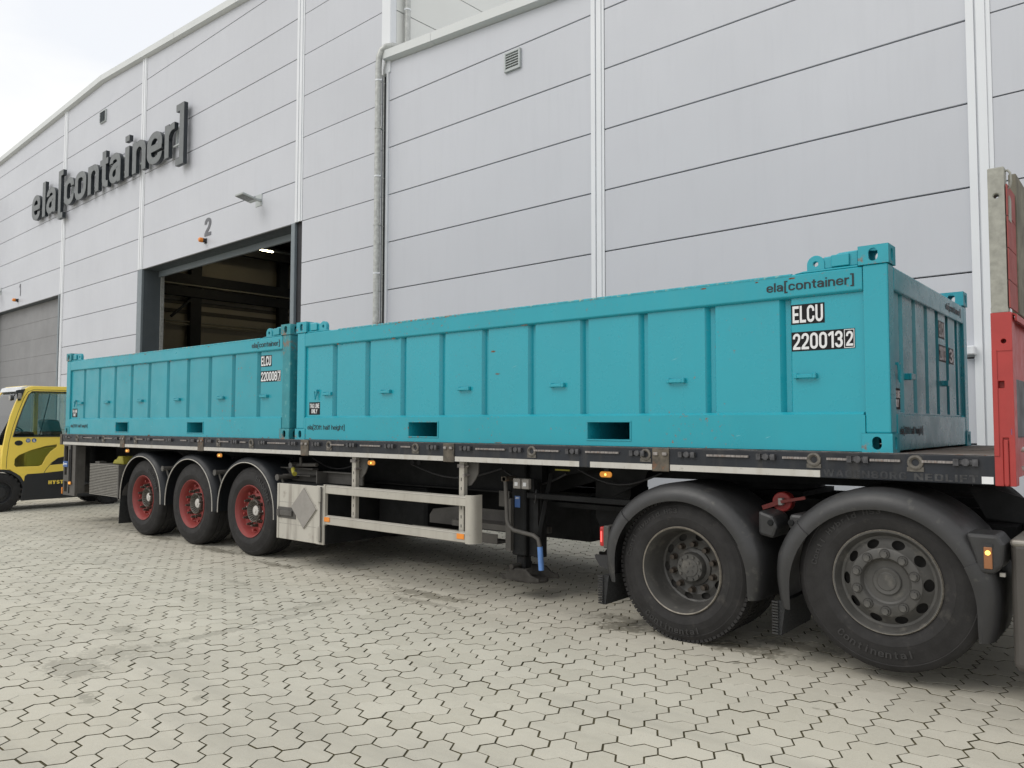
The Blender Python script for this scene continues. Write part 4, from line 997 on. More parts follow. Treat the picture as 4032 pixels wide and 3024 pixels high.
# chassis under the deck
m = MB(); m.box(TX0 + .1, TX1 - .1, YS + .06, YE - .06, 1.30, 1.312); m.build('deck_pan', 'frame', t)
for k in range(21):
    x = -11.9 + k * .62
    if x < .4: MB().box(x - .03, x + .03, YS + .052, YE - .052, 1.205, 1.299).build('cross_member', 'frame', t)
for yb in (.62, 1.72):
    m = MB(); pf = [(-11.9, 1.20), (-11.9, .95), (-9.9, .88), (-3.1, .88), (-2.4, 1.08), (.3, 1.10), (.3, 1.20)]
    m.prism(pf, 'y', yb + .05, yb + .07); m.prism([(p[0], p[1]) for p in [(-9.9, .872), (-3.1, .872), (-3.1, .888), (-9.9, .888)]], 'y', yb, yb + .12)
    m.build('chassis_beam', 'frame', t)
# rear end plate with cut-outs
me_ = MB().box(-12.10, -11.66, YS + .01, YS + .05, .41, 1.188).mesh('rear_frame', M['framegrey'])
c = MB(); c.box(-12.08, -11.94, -.2, .2, .92, 1.17); c.box(-11.90, -11.84, -.2, .2, .55, 1.12)
me_ = boolcut(me_, c); c = MB(); c.box(-12.06, -11.97, -.2, .2, .72, .84); c.box(-12.06, -11.95, -.2, .2, .46, .62); c.box(-11.91, -11.85, -.2, .2, .44, .545); me_ = boolcut(me_, c)
for v in me_.vertices: v.co -= Vector(BASE[t.name])
me_.name = 'rear_frame'; o = bpy.data.objects.new('rear_frame', me_); COL.objects.link(o); o.parent = t; bev(o, .005)
MB().box(TX0 + .01, TX0 + .05, YS + .06, YE - .06, .84, 1.189).build('rear_crossmember', 'frame', t)
m = MB(); m.box(-12.1, -12.0, YS + .05, YE - .05, .42, .56); m.build('rear_bumper', 'framegrey', t, bevel=.01)
MB().box(-12.09, -11.81, YS + .07, YS + .08, .43, 1.18).build('dark_backing', 'frame', t); m = MB(); m.box(-11.72, -11.66, YS + .051, .10, .45, 1.188); m.build('rear_post', 'framegrey', t)  # first box: dark sheet standing in for the shade inside the cut-outs
m = MB(); m.box(-12.1, -11.7, .2, .26, .6, 1.18); m.box(-11.9, -11.2, .4, .44, .7, .74); m.build('rear_strut', 'frame', t)
MB().box(-12.10, -11.93, YS + .001, YS + .0095, .845, .935).build('blue_sign', 'bluesign', t, bevel=.002)
MB().box(-12.085, -12.06, YS - .0, YS + .001, .87, .915).box(-12.05, -11.95, YS, YS + .001, .885, .90).build('sign_print', 'decalwhite', t)
MB().box(-12.125, -12.102, YS - .002, YS + .02, .425, .525).build('side_reflector', 'amberrefl', t)
def marker(x, z, y=-.03, w=.11, h=.045):
    m = MB(); pts = []
    for k in range(24):
        a = 2 * PI * k / 24; pts.append((x + (w / 2 - h / 2) * (1 if math.cos(a) > 0 else -1) + h / 2 * math.cos(a), z + h / 2 * math.sin(a)))
    m.prism(pts, 'y', y - .012, y); o = m.build('marker_light', 'amber', t, bevel=.004)
    MB().cyl((x, y - .015, z), (x, y - .0125, z), .009, 12).build('bulb', 'amberlamp', o)
    MB().box(x - .02, x + .02, y, y + .01, z, 1.19).build('lamp_bracket', 'frame', t)
for x in (-9.95, -7.524, -4.736, -2.02): marker(x, 1.142)
marker(-11.80, .605, y=YS - .005, w=.10, h=.05)
# slatted box and wheel chock
m = MB(); m.box(-11.12, -10.22, -.03, .42, .475, .925); m.build('slatted_box', 'grilledark', t)
for k in range(20): MB().box(-11.135, -10.20, -.045, .43, .478 + k * .0228, .478 + k * .0228 + .014).build('slat', 'grille', t)
MB().box(-10.20, -10.17, -.05, .44, .465, .935).build('box_edge', 'framegrey', t)
m = MB(); m.prism([(-10.62, .935), (-10.55, 1.0), (-10.50, 1.0), (-10.44, 1.05), (-10.30, 1.05), (-10.27, .935)], 'y', .05, .25); m.build('wheel_chock', 'yellowold', t, bevel=.012)
m = MB(); m.box(-11.3, -11.15, .1, .2, .86, .95); m.bar((-11.5, .3, .8), (-10.9, .3, .8), .05, .05); m.build('box_bracket', 'framegrey', t)
# wheels and mudguards
enc = arc_text('ENCORE', .385, .062, 48, 9.5, M['rubberside'])
axles = [-6.93, -8.245, -9.55]
for k, x in enumerate(axles):
    ss_wheel(t, x, .512, 0.0, True, ang=(.1, .45, .32)[k], txt=enc if k != 1 else None, pointers=((0, 3, 5, 7, 9), (1, 2, 3, 8), (4,))[k])
    ss_wheel(t, x, .512, 2.438, False)
    m = MB(); m.cyl((x, .2, .512), (x, 2.24, .512), .07, 16); m.box(x - .05, x + .5, .5, .58, .5, .62); m.cyl((x + .45, .62, .55), (x + .45, .62, .86), .11, 16); m.build('axle', 'frame', t, smooth=40)
def mudguard(x, side):
    s = 1 if side == 0 else -1; y0_ = -.030 if side == 0 else 2.468
    ring = []; N_ = 36
    path = [(-.595, .46, -1, 0)] + [(-.595 * math.cos(PI * k / N_), .50 + .585 * math.sin(PI * k / N_) ** .92, -math.cos(PI * k / N_), math.sin(PI * k / N_)) for k in range(N_ + 1)] + [(.595, .46, 1, 0)]
    prof = [(-.012, .0), (.0, -.004), (.03, .012), (.050, .05), (.055, .12), (.055, .44), (.045, .44), (.045, .12), (.02, .03), (-.006, .006)]
    rings = [[(x + px_ + nx_ * r, y0_ + s * yy_, pz_ + nz_ * r) for r, yy_ in prof] for px_, pz_, nx_, nz_ in path]
    MB().loft(rings, closed=True, caps=True).build('mudguard', 'mudguard', t, smooth=35)
    MB().tube([(x + px_ - nx_ * .010, y0_ - s * .006, pz_ - nz_ * .010) for px_, pz_, nx_, nz_ in path], .0065, 6).build('mudguard_trim', 'trim', t, smooth=60)
for x in (-6.965, -8.26, -9.555): mudguard(x, 0)
for x in (-6.965, -8.26, -9.555): mudguard(x, 1)
for x in (-7.61, -8.91, -6.30):
    m = MB(); m.cyl((x - .03, -.02, .93), (x - .03, .5, .93), .028, 12); m.cyl((x - .03, -.035, .93), (x - .03, -.02, .93), .036, 12); m.bar((x - .02, .02, .93), (x + .02, .04, .80), .02, .02); m.build('mudguard_stay', 'framegrey', t, smooth=40)
m = MB(); m.loft([[(-10.165, -.02, .50), (-10.165, .40, .50)], [(-10.19, -.02, .3), (-10.19, .40, .3)], [(-10.215, -.015, .11), (-10.215, .42, .105)]]); o = m.build('mud_flap', 'flap', t); sm_ = o.modifiers.new('s', 'SOLIDIFY'); sm_.thickness = .012
# locker with diamond plaque
m = MB(); m.box(-6.27, -5.47, -.02, .92, .272, .878); m.build('locker', 'frame', t, bevel=.01)
d = MB().box(-6.285, -5.56, -.045, -.0215, .275, .872).build('locker_door', 'box', t, bevel=.004)
MB().box(-6.295, -6.262, -.052, -.0455, .275, .872).build('door_edge', 'alu', d, bevel=.003)
MB().box(-5.60, -5.475, -.044, -.0205, .272, .878).build('hinge_plate', 'box', t, bevel=.004)
MB().box(-6.262, -5.60, -.0462, -.0455, .672, .676).box(-6.262, -5.60, -.0462, -.0455, .44, .444).build('door_seam', 'plaque', d)
m = MB(); m.prism([(-5.80, .845), (-6.02, .632), (-5.80, .415), (-5.585, .628)], 'y', -.062, -.052); m.build('diamond_plaque', 'plaque', d, bevel=.002)
m = MB(); m.prism([(-5.80, .855), (-6.03, .632), (-5.80, .405), (-5.575, .628)], 'y', -.0515, -.047); m.build('plaque_frame', 'alu', d, bevel=.002)
m = MB(); m.box(-6.275, -5.95, -.052, -.046, .50, .62); m.build('handle_recess', 'framegrey', d, bevel=.004)
m = MB(); m.box(-6.265, -6.00, -.072, -.053, .53, .585); m.box(-6.265, -6.22, -.08, -.0725, .52, .595); m.build('door_handle', 'framegrey', d, bevel=.008, seg=2)
for zc in (.785, .385):
    m = MB(); m.cyl((-5.522, -.062, zc - .07), (-5.522, -.062, zc + .07), .028, 14); m.box(-5.565, -5.515, -.062, -.044, zc - .075, zc + .075); m.build('hinge', 'box', t, smooth=40)
MB().cyl((-5.50, -.060, .30), (-5.50, -.060, .87), .010, 10).build('hinge_rod', 'framegrey', t)
m = MB()
for xa, xb, za_, zb_ in ((-6.70, -5.98, .88, 1.03), (-5.80, -5.20, .88, 1.01)):
    m.box(xa, xb, .24, .26, za_, zb_); m.box(xa, xb, .18, .24, zb_ - .012, zb_); m.box(xa, xa + .012, .10, .24, za_, zb_)
m.box(-6.70, -5.98, .15, .24, .945, .955); m.build('channel', 'framegrey', t)
m = MB(); m.cyl((-6.30, .18, 1.06), (-5.9, .18, 1.075), .022, 12); m.cyl((-6.28, .10, 1.06), (-6.28, .2, 1.06), .032, 12); m.cyl((-6.16, .16, 1.07), (-6.17, .16, 1.15), .016, 8); m.cyl((-6.28, .12, 1.05), (-6.10, .04, .985), .020, 12); m.build('valve', 'framegrey', t, smooth=40)
MB().cyl((-6.20, .085, 1.02), (-6.10, .035, .975), .026, 12).build('valve_grip', 'yellowold', t, smooth=40)
# side guard
for za_, zb_ in ((.800, .893), (.484, .580)):
    m = MB(); m.prism([(-.038, zb_ - .012), (-.012, zb_), (-.004, zb_), (-.004, za_), (-.038, za_ + .004)], 'x', -5.46, -3.471); g_ = m.build('guard_rail', 'alu', t, bevel=.003)
    MB().box(-5.45, -3.475, -.0395, -.0385, zb_ - .020, zb_ - .017).build('rail_groove', 'plaque', g_)
MB().box(-5.482, -5.455, -.045, -.003, .475, .895).build('guard_end', 'alu', t, bevel=.003)
m = MB(); pr = [(-3.47, -.045), (-3.435, -.046), (-3.41, -.038), (-3.393, -.020), (-3.385, .005), (-3.382, .04), (-3.384, .08), (-3.392, .08), (-3.393, .03), (-3.402, -.005), (-3.42, -.024), (-3.47, -.030)]
m.prism(pr, 'z', .480, .902); m.build('guard_bumper', 'alu', t, smooth=40)
for x in (-5.42, -3.53): MB().box(x - .045, x + .045, -.046, -.039, .515, .562).build('side_reflector', 'amberrefl', t, bevel=.003)
for x in (-5.075, -3.58):
    m = MB(); m.box(x - .03, x + .03, .02, .07, .50, 1.19); p_ = m.build('guard_post', 'alu', t, bevel=.004)
    for zc in (.62, .70, .78, .95, 1.03): MB().box(x - .004, x + .004, .0185, .0198, zc - .014, zc + .014).build('slot', 'gap', p_)
    m = MB(); m.prism([(x + .02, 1.185), (x + .16, 1.185), (x + .155, 1.09), (x + .12, 1.03), (x + .07, .98), (x + .02, .97)], 'y', .072, .082); m.build('bracket', 'framegrey', t)
    m = MB(); m.cyl((x - .045, .035, 1.15), (x + .07, .035, 1.15), .008, 8); m.cyl((x + .045, .0, 1.07), (x + .045, .08, 1.07), .012, 8); m.box(x - .04, x + .04, .008, .02, 1.135, 1.165); m.build('clamp_bolt', 'railmetal', t)
# stanchion carrier behind the guard
m = MB(); m.box(-4.57, -3.45, .36, .37, .44, .52); m.prism([(-4.57, .52), (-4.57, .60), (-4.52, .66), (-4.16, .71), (-3.45, .71), (-3.45, .52)], 'y', .60, .61); m.box(-4.57, -3.45, .36, .61, .43, .44); m.build('stanchion_carrier', 'framegrey', t)
for k, (ya, xa) in enumerate(((.40, -4.06), (.47, -4.0), (.54, -3.92))):
    m = MB(); w_ = .05; z_ = .60
    m.box(xa, -3.0, ya, ya + w_, z_, z_ + .004); m.box(xa, -3.0, ya, ya + .004, z_ - w_, z_); m.box(xa, -3.0, ya + w_ - .004, ya + w_, z_ - w_, z_); m.box(xa, -3.0, ya + .004, ya + w_ - .004, z_ - w_, z_ - w_ + .004); m.build('stored_stanchion', 'framegrey', t)
MB().box(-3.30, -3.24, .30, .36, .40, .86).build('carrier_post', 'framegrey', t); MB().box(-3.42, -3.30, .35, .36, .78, .92).build('carrier_plate', 'framegrey', t)
m = MB(); m.box(-5.40, -4.65, .62, 2.35, .34, .86); m.build('spare_tank', 'frame', t, bevel=.03)  # extended across the trailer to block light from the wall side
m = MB(); m.box(-4.6, -3.0, 1.2, 2.3, .40, .86); m.build('light_block', 'frame', t)  # bulk added to keep wall light from under the trailer
m = MB(); m.box(-6.3, -5.45, 1.5, 2.47, .272, .878); m.build('locker', 'frame', t, bevel=.01)
for za_, zb_ in ((.800, .893), (.484, .580)): MB().box(-5.4, -3.4, 2.45, 2.48, za_, zb_).build('guard_rail', 'alu', t)
# landing gear
for side, yl in (('n', .34), ('f', 1.93)):
    near = side == 'n'; xo = -.02
    l_ = MB().box(-3.265, -3.105, yl, yl + .16, .36, 1.19).build('landing_leg', 'frame', t, bevel=.012)
    MB().box(-3.235, -3.135, yl + .03, yl + .13, .245, .359).build('inner_tube', 'frame', l_, bevel=.01)
    MB().box(-3.10, -2.96, yl + .05, yl + .12, .36, 1.19).build('leg_brace', 'frame', t)
    m = MB(); m.prism([(-3.34, .175), (-3.335, .20), (-3.27, .20), (-3.22, .262), (-3.04, .262), (-2.98, .215), (-2.90, .20), (-2.895, .168), (-3.0, .155), (-3.3, .155)], 'y', yl - .08, yl - .055)
    m.prism([(-3.34, .175), (-3.335, .20), (-3.27, .20), (-3.22, .262), (-3.04, .262), (-2.98, .215), (-2.90, .20), (-2.895, .168), (-3.0, .155), (-3.3, .155)], 'y', yl + .20, yl + .225)
    n_ = 18; base = []
    m.prism([(-3.12 + .19 * math.cos(2 * PI * k / n_), yl + .075 + .13 * math.sin(2 * PI * k / n_)) for k in range(n_)], 'z', .145, .17)
    m.box(-3.22, -3.04, yl - .075, yl - .03, .215, .265); m.build('foot', 'footgrey', l_, bevel=.006)
    MB().cyl((-3.19, yl - .09, .275), (-3.19, yl + .18, .275), .022, 16).build('foot_pin', 'footgrey', l_, smooth=40)
if True:
    MB().box(-3.225, -3.165, .3385, .3395, .785, .885).build('blue_sticker', 'bluesign', l_)
    put('lettering', stroketext('JOST', .044, .016, .001, M['decalwhite'], step=.0001), l_, (-3.217, .338, .86)).parent = l_
    MB().box(-3.098, -2.93, .235, .30, .955, 1.05).build('switch_bracket', 'frame', t)
    for xs_ in (-3.085, -2.992):
        b_ = MB().box(xs_ - .040, xs_ + .040, .19, .234, .965, 1.055).build('switch_box', 'plaque', t, bevel=.008, seg=2); MB().box(xs_ - .018, xs_ + .016, .186, .1895, .99, 1.022).build('switch_label', 'decalwhite', b_)
    m = MB(); m.tube([(-3.235, .22, 1.03), (-3.225, .22, .86), (-3.215, .22, .68), (-3.19, .22, .63), (-3.14, .22, .60), (-2.92, .22, .575), (-2.87, .22, .55), (-2.855, .22, .50), (-2.85, .22, .47)], .018, 12); m.build('crank', 'framegrey', t, smooth=60)
    m = MB(); m.box(-3.27, -3.215, .20, .26, 1.02, 1.06); m.cyl((-3.235, .2, 1.04), (-3.235, .35, 1.04), .025, 12); m.build('crank_joint', 'railworn', t, bevel=.004)
    MB().cyl((-2.85, .22, .485), (-2.835, .22, .29), .024, 14).build('crank_grip', 'blue', t, smooth=50)
    m = MB(); m.bar((-2.90, .25, .52), (-2.83, .35, 1.1), .018, .03); m.bar((-2.97, .33, .37), (-2.97, .33, 1.0), .05, .03); m.build('crank_holder', 'frame', t)
    m = MB(); m.box(-3.02, -1.95, .25, .30, .885, .93); m.build('cross_tube', 'frame', t, bevel=.004)
    MB().box(-3.021, -3.0195, .258, .292, .892, .923).build('tube_opening', 'gap', t)
m = MB(); m.prism([(-3.1, 1.19), (-3.1, 1.0), (-2.3, 1.19)], 'y', .5, .52); m.prism([(-2.3, .92), (-2.3, 1.19), (-1.95, 1.19), (-2.0, 1.06)], 'y', .5, .52); m.box(-2.95, -2.0, .5, 1.9, .80, .84); m.build('gooseneck_plate', 'frame', t)
m = MB(); m.prism([(-2.55, 1.10), (-2.55, .72), (-2.50, .64), (-2.30, .64), (-2.20, .93), (-2.2, 1.10)], 'y', .62, .9); m.build('coupler_frame', 'frame', t)
MB().box(-2.75, -2.6, .30, .31, 1.13, 1.142).build('yellow_tag', 'yellowold', t)
# air hoses and cables under the deck
for k, (x_, l_) in enumerate(((-6.2, .9), (-4.6, 1.2), (-3.4, .7), (-2.6, .8), (-7.2, .6), (-8.6, .7))):
    m = MB(); pts = [(x_ + l_ * j / 8, .34 + .03 * k % .1, 1.14 - .11 * math.sin(PI * j / 8) - .02 * (k % 3)) for j in range(9)]
    m.tube(pts, .009, 8); m.build('air_hose', 'black', t, smooth=60)
m = MB(); m.tube([(-2.93, .27, .96), (-2.92, .25, .90), (-2.94, .27, .84), (-2.98, .30, .88), (-3.0, .33, .95)], .006, 6); m.build('switch_cable', 'black', t, smooth=60)
for x_ in (-4.9, -4.8, -3.15, -3.05, -2.75): MB().cyl((x_, .655, 1.12), (x_, .6685, 1.12), .028, 16).build('web_hole', 'gap', t)
# headboard
m = MB(); m.box(.535, .635, YS, .05, 1.187, 2.145); me_ = m.mesh('headboard_post', M['red'])
c = MB(); c.cyl((.594, -.5, 1.985), (.594, .0, 1.985), .013, 16); c.box(.562, .592, -.5, -.02, 1.725, 1.765); me_ = boolcut(me_, c)
c = MB(); c.box(.577, .605, -.5, -.045, 1.15, 1.452); me_ = boolcut(me_, c)
for v in me_.vertices: v.co -= Vector(BASE[t.name])
me_.name = 'headboard_post'; o = bpy.data.objects.new('headboard_post', me_); COL.objects.link(o); o.parent = t; bev(o, .004)
m = MB(); m.prism([(.580, 1.44), (.602, 1.44), (.603, 1.20), (.598, 1.187), (.584, 1.187), (.579, 1.20)], 'y', YS - .008, YS + .009); m.build('latch_lever', 'red', t, bevel=.004)
m = MB(); m.box(.5355, .561, YS - .006, YS - .0005, 1.35, 1.935); m.build('post_flange', 'red', t, bevel=.002)
m = MB(); m.box(.562, .632, YS - .004, YS - .0005, 1.932, 1.942); m.build('weld_seam', 'red', t)
m = MB(); m.box(.538, .620, YS + .004, .03, 2.146, 2.962); me_ = m.mesh('stake', M['galvpost']); c = MB().cyl((.578, -.5, 2.80), (.578, .5, 2.80), .0135, 18); me_ = boolcut(me_, c)
for v in me_.vertices: v.co -= Vector(BASE[t.name])
me_.name = 'stake'; o = bpy.data.objects.new('stake', me_); COL.objects.link(o); o.parent = t; bev(o, .005)
MB().box(.5375, .6205, YS + .0015, YS + .0035, 2.146, 2.175).build('stake_collar', 'galvpost', t, bevel=.002)
m = MB(); m.tube([(.615, -.01, 2.945), (.632, -.01, 2.945), (.643, -.01, 2.93), (.646, -.01, 2.88), (.640, -.01, 2.85), (.622, -.01, 2.838)], .0065, 8); m.build('stake_handle', 'galvpost', t, smooth=60)
m = MB(); m.loft([[(.60, -.03, 2.66), (.635, -.03, 2.66), (.635, .06, 2.66), (.60, .06, 2.66)], [(.61, -.02, 2.79), (.64, -.02, 2.80), (.64, .03, 2.78), (.61, .03, 2.79)]], closed=True, caps=True); m.build('strap_remnant', 'galvpost', t)
m = MB()
for k, (za_, zb_) in enumerate(((2.17, 2.32), (2.325, 2.50), (2.505, 2.68), (2.685, 2.86))):
    m.box(.625, .632, -.05, .24, za_, zb_)
m.build('red_board', 'redold', t)
m = MB()
for k in range(14): m.box(.60, .640, .245 + k * .16, .245 + k * .16 + .155, 2.16, 2.99)
m.build('grey_board', 'board', t, bevel=.004)
m = MB(); m.prism([(.635, 2.145), (.655, 2.135), (.655, 2.10), (.645, 2.10), (.645, 2.128), (.635, 2.135)], 'y', -.012, 2.45); m.build('board_lip', 'red', t)
MB().box(.60, .615, .051, 2.44, 1.225, 2.144).build('headboard_panel', 'red', t)
MB().box(.616, .630, .052, 2.3, 1.452, 1.781).build('rubber_panel', 'black', t, bevel=.004)
MB().box(.535, .635, 2.39, YE, 1.187, 2.962).build('headboard_post', 'red', t, bevel=.004)
m = MB(); m.tube([(.635, .185, 1.385), (.665, .185, 1.375), (.672, .185, 1.33), (.665, .185, 1.285), (.635, .185, 1.275)], .016, 10); m.build('grab_handle', 'handle', t, smooth=60)
MB().box(.6185, .6205, YS - .0012, YS - .0002, 1.47, 1.50).build('blue_sticker', 'bluesign', t)
# ------------------------------------------------------------------ tractor unit
t = thing('tractor_unit', 'rear of a dark grey tractor unit with lifted front axle under the headboard', 'truck', (-.5, 1.22, 0))
c1 = arc_text('Continental', .395, .042, 190, 5.6, M['rubberside'], flip=True); c2 = arc_text('Conti Hybrid HS3', .400, .034, -42, 5.0, M['rubberside'])
tr_wheel(t, 'drive', -1.392, -.055, .497, True, .05, (c1, c2))
tr_wheel(t, 'lift', -.031, -.100, .596, True, .0, (c1, c2))
tr_wheel(t, 'drive', -1.392, 2.49, .492, False); tr_wheel(t, 'lift', -.040, 2.49, .600, False)
for yb in (.78, 1.58):
    m = MB(); m.box(-2.1, 2.6, yb, yb + .08, .72, .98); m.build('chassis_beam', 'frame', t)
m = MB(); m.cyl((-1.392, .3, .492), (-1.392, 2.1, .492), .09, 16); m.cyl((-.04, .3, .6), (-.04, 2.1, .6), .07, 16); m.build('axle', 'frame', t, smooth=40)
m = MB(); m.box(-1.75, -.85, .86, 1.58, .981, 1.02); m.lathe([(0, 0), (.46, 0), (.46, .05), (.40, .06), (0, .06)], (-1.3, 1.22, 1.03), 32, axis='z'); m.build('fifth_wheel', 'frame', t)
def tguard(xc, xl, xr, zl, zr, zpk, y0_, sh=1):
    ang0, ang1 = 0, 180; path = []
    rl = xc - xl; rr = xr - xc; N_ = 40
    path.append((xl - .0, zl, -1, .05)); path.append((xl, (zl + .50) / 2, -1, 0))
    for k in range(N_ + 1):
        a = PI * k / N_; c_, s_ = -math.cos(a), math.sin(a)
        r_ = rl if c_ < 0 else rr
        path.append((xc + c_ * r_, .50 + (zpk - .50) * s_, c_, s_))
    path.append((xr, (zr + .50) / 2, 1, 0)); path.append((xr, zr, 1, .05))
    prof = [(-.005, .004), (-.006, -.002), (.02, -.008), (.055, .0), (.090, .022), (.112, .06), (.120, .12), (.122, .56), (.114, .56), (.110, .12), (.08, .045), (.02, .008)]
    out = []; n_ = len(path)
    for i, (px_, pz_, nx_, nz_) in enumerate(path):
        e_ = min(i, n_ - 1 - i); q = .55 if e_ == 0 else (.72 if e_ == 1 else min(1.0, .80 + .05 * (e_ - 2)))
        out.append([(px_ + nx_ * r * q, y0_ + yy_ + (1 - q) * .05, pz_ + nz_ * r * q) for r, yy_ in prof])
    return out
def split_guard(rings, cuts, parent, y0_):
    idx = [0] + cuts + [len(rings) - 1]
    for q in range(len(idx) - 1):
        seg = rings[idx[q]:idx[q + 1] + 1]
        if q != 1: seg = [[(x, y - .011, z) for x, y, z in r] for r in seg]
        MB().loft(seg, closed=True, caps=True).build('mudguard', 'tractguard', parent, smooth=35)
split_guard(tguard(-1.385, -1.90, -.875, .36, .37, .992, -.115), [11, 36], t, 0)
split_guard(tguard(-.062, -.590, .452, .36, .335, 1.028, -.150), [11, 36], t, 0)
for x0 in (-1.9, -.575):
    m = MB(); m.loft([[(x0 - .05, -.11, .40), (x0 - .05, .42, .40), (x0 - .10, .42, .40), (x0 - .10, -.11, .40)], [(x0 - .08, -.11, .185), (x0 - .08, .42, .185), (x0 - .115, .42, .185), (x0 - .115, -.11, .185)]], closed=True, caps=True)
    m.build('brush_flap', 'flap', t)
    m = MB()
    for k in range(12): m.box(x0 - .135 + k * .0, x0 - .095, -.125, -.1105, .19 + k * .018, .19 + k * .018 + .010)
    m.build('flap_comb', 'tractguard', t)
# housings on the mudguards
m = MB(); m.prism([(-.82, .96), (-.72, .93), (-.69, .86), (-.72, .78), (-.82, .80)], 'y', -.06, .2); m.build('guard_bracket', 'tractguard', t, bevel=.02, seg=2)
m = MB(); m.prism([(-.61, .95), (-.52, .95), (-.56, .80), (-.625, .87)], 'y', -.06, .2); m.build('guard_bracket', 'tractguard', t, bevel=.02, seg=2)
for x, z in ((-.735, .885), (-.60, .895)): MB().cyl((x, -.07, z), (x, -.058, z), .020, 18).build('rubber_plug', 'frame', t, bevel=.003)
m = MB(); m.prism([(.40, .93), (.55, .93), (.585, .88), (.575, .76), (.53, .715), (.46, .715), (.44, .8)], 'y', -.158, .1); m.build('lamp_housing', 'tractguard', t, bevel=.02, seg=3)
o = MB().box(.487, .527, -.168, -.1590, .745, .862).build('marker_light', 'amberdull', t, bevel=.003)
MB().cyl((.507, -.172, .832), (.507, -.1685, .832), .013, 16).build('bulb', 'amberlamp', o)
MB().box(.484, .530, -.164, -.1585, .862, .880).build('lamp_cap', 'black', t)
# tail light, disc, tank, cat walk
o = MB().box(-2.125, -2.085, .03, .36, .585, .735).build('tail_light', 'redlens', t, bevel=.012, seg=2)
MB().box(-2.085, -2.03, .02, .37, .575, .745).build('tail_light_housing', 'framegrey', t, bevel=.008)
MB().box(-2.112, -2.100, .0275, .0295, .62, .70).build('lamp_core', 'redlamp', o)
m = MB(); m.prism([(-2.15, .52), (-2.02, .53), (-2.02, .42), (-2.10, .44), (-2.14, .49)], 'y', .0, .03); m.build('tail_bracket', 'black', t)
m = MB(); m.cyl((-.79, .28, .99), (-.79, .36, .99), .068, 28); m.build('brake_chamber', 'red', t, smooth=40, bevel=.006)
m = MB(); m.bar((-.915, .26, .945), (-.78, .25, .995), .022, .03); m.bar((-.78, .24, .995), (-.62, .26, 1.03), .02, .02); m.build('chamber_lever', 'redold', t)
m = MB(); m.box(-.80, -.77, .235, .28, .97, 1.02); m.build('lever_pin', 'handle', t, bevel=.004)
m = MB(); m.box(.600, 2.3, -.10, .52, .20, .905); m.build('fuel_tank', 'tank', t, bevel=.045, seg=4)
m = MB(); m.box(.5985, 2.31, -.1015, .53, .862, .9085); m.build('tank_band', 'chrome', t, bevel=.04, seg=4)
m = MB(); m.cyl((.78, .12, .905), (.78, .12, .955), .055, 24); m.cyl((.78, .12, .955), (.78, .12, .975), .062, 24); m.build('filler_cap', 'chrome', t, smooth=40)
MB().box(.55, .575, -.098, -.07, .70, .72).build('tank_clip', 'trim', t)
m = MB(); m.box(.66, 2.4, .55, 1.9, 1.00, 1.012)
for k in range(16): m.box(.68 + k * .11, .70 + k * .11, .56, 1.89, 1.0125, 1.018)
m.build('cat_walk', 'frame', t)
m = MB(); m.prism([(.30, 1.14), (.45, 1.13), (1.0, .96), (1.0, .90), (.4, .95)], 'y', .5, .54); m.build('air_deflector', 'frame', t)
m = MB(); m.box(-.5, .55, .55, 1.9, .62, .90); m.build('gearbox_shield', 'frame', t)
# ------------------------------------------------------------------ forklift
t = thing('forklift', 'yellow and black forklift with closed glass cab partly behind the trailer rear', 'forklift', (-14.75, .7, 0))
xn = -14.2; xf_ = -15.3
def frontpoly():
    return [(-.25, .72), (-.245, .95), (-.225, 1.15), (-.19, 1.38), (-.13, 1.66), (-.06, 1.88), (.01, 2.03), (.07, 2.12), (.14, 2.165), (.22, 2.185), (1.42, 2.20), (1.52, 2.14), (1.56, 1.30), (1.62, .95), (1.62, .66), (.76, .66), (.43, .635), (.05, .622), (.0, .66), (-.10, .72)]
up_w = [(-.080, 1.290), (-.015, 1.55), (.06, 1.80), (.145, 2.03), (.20, 2.085), (1.40, 2.10), (1.46, 2.05), (1.46, 1.288)]
lo_w = [(-.045, .80), (-.04, .90), (.02, .965), (.20, 1.045), (.42, 1.11), (.634, 1.148), (.634, 1.10), (.53, 1.02), (.46, .92), (.40, .79), (.35, .765), (-.02, .765)]
vent = [(.53, .775), (.57, .83), (.66, .90), (.80, .93), (.95, .90), (.95, .80), (.75, .79)]
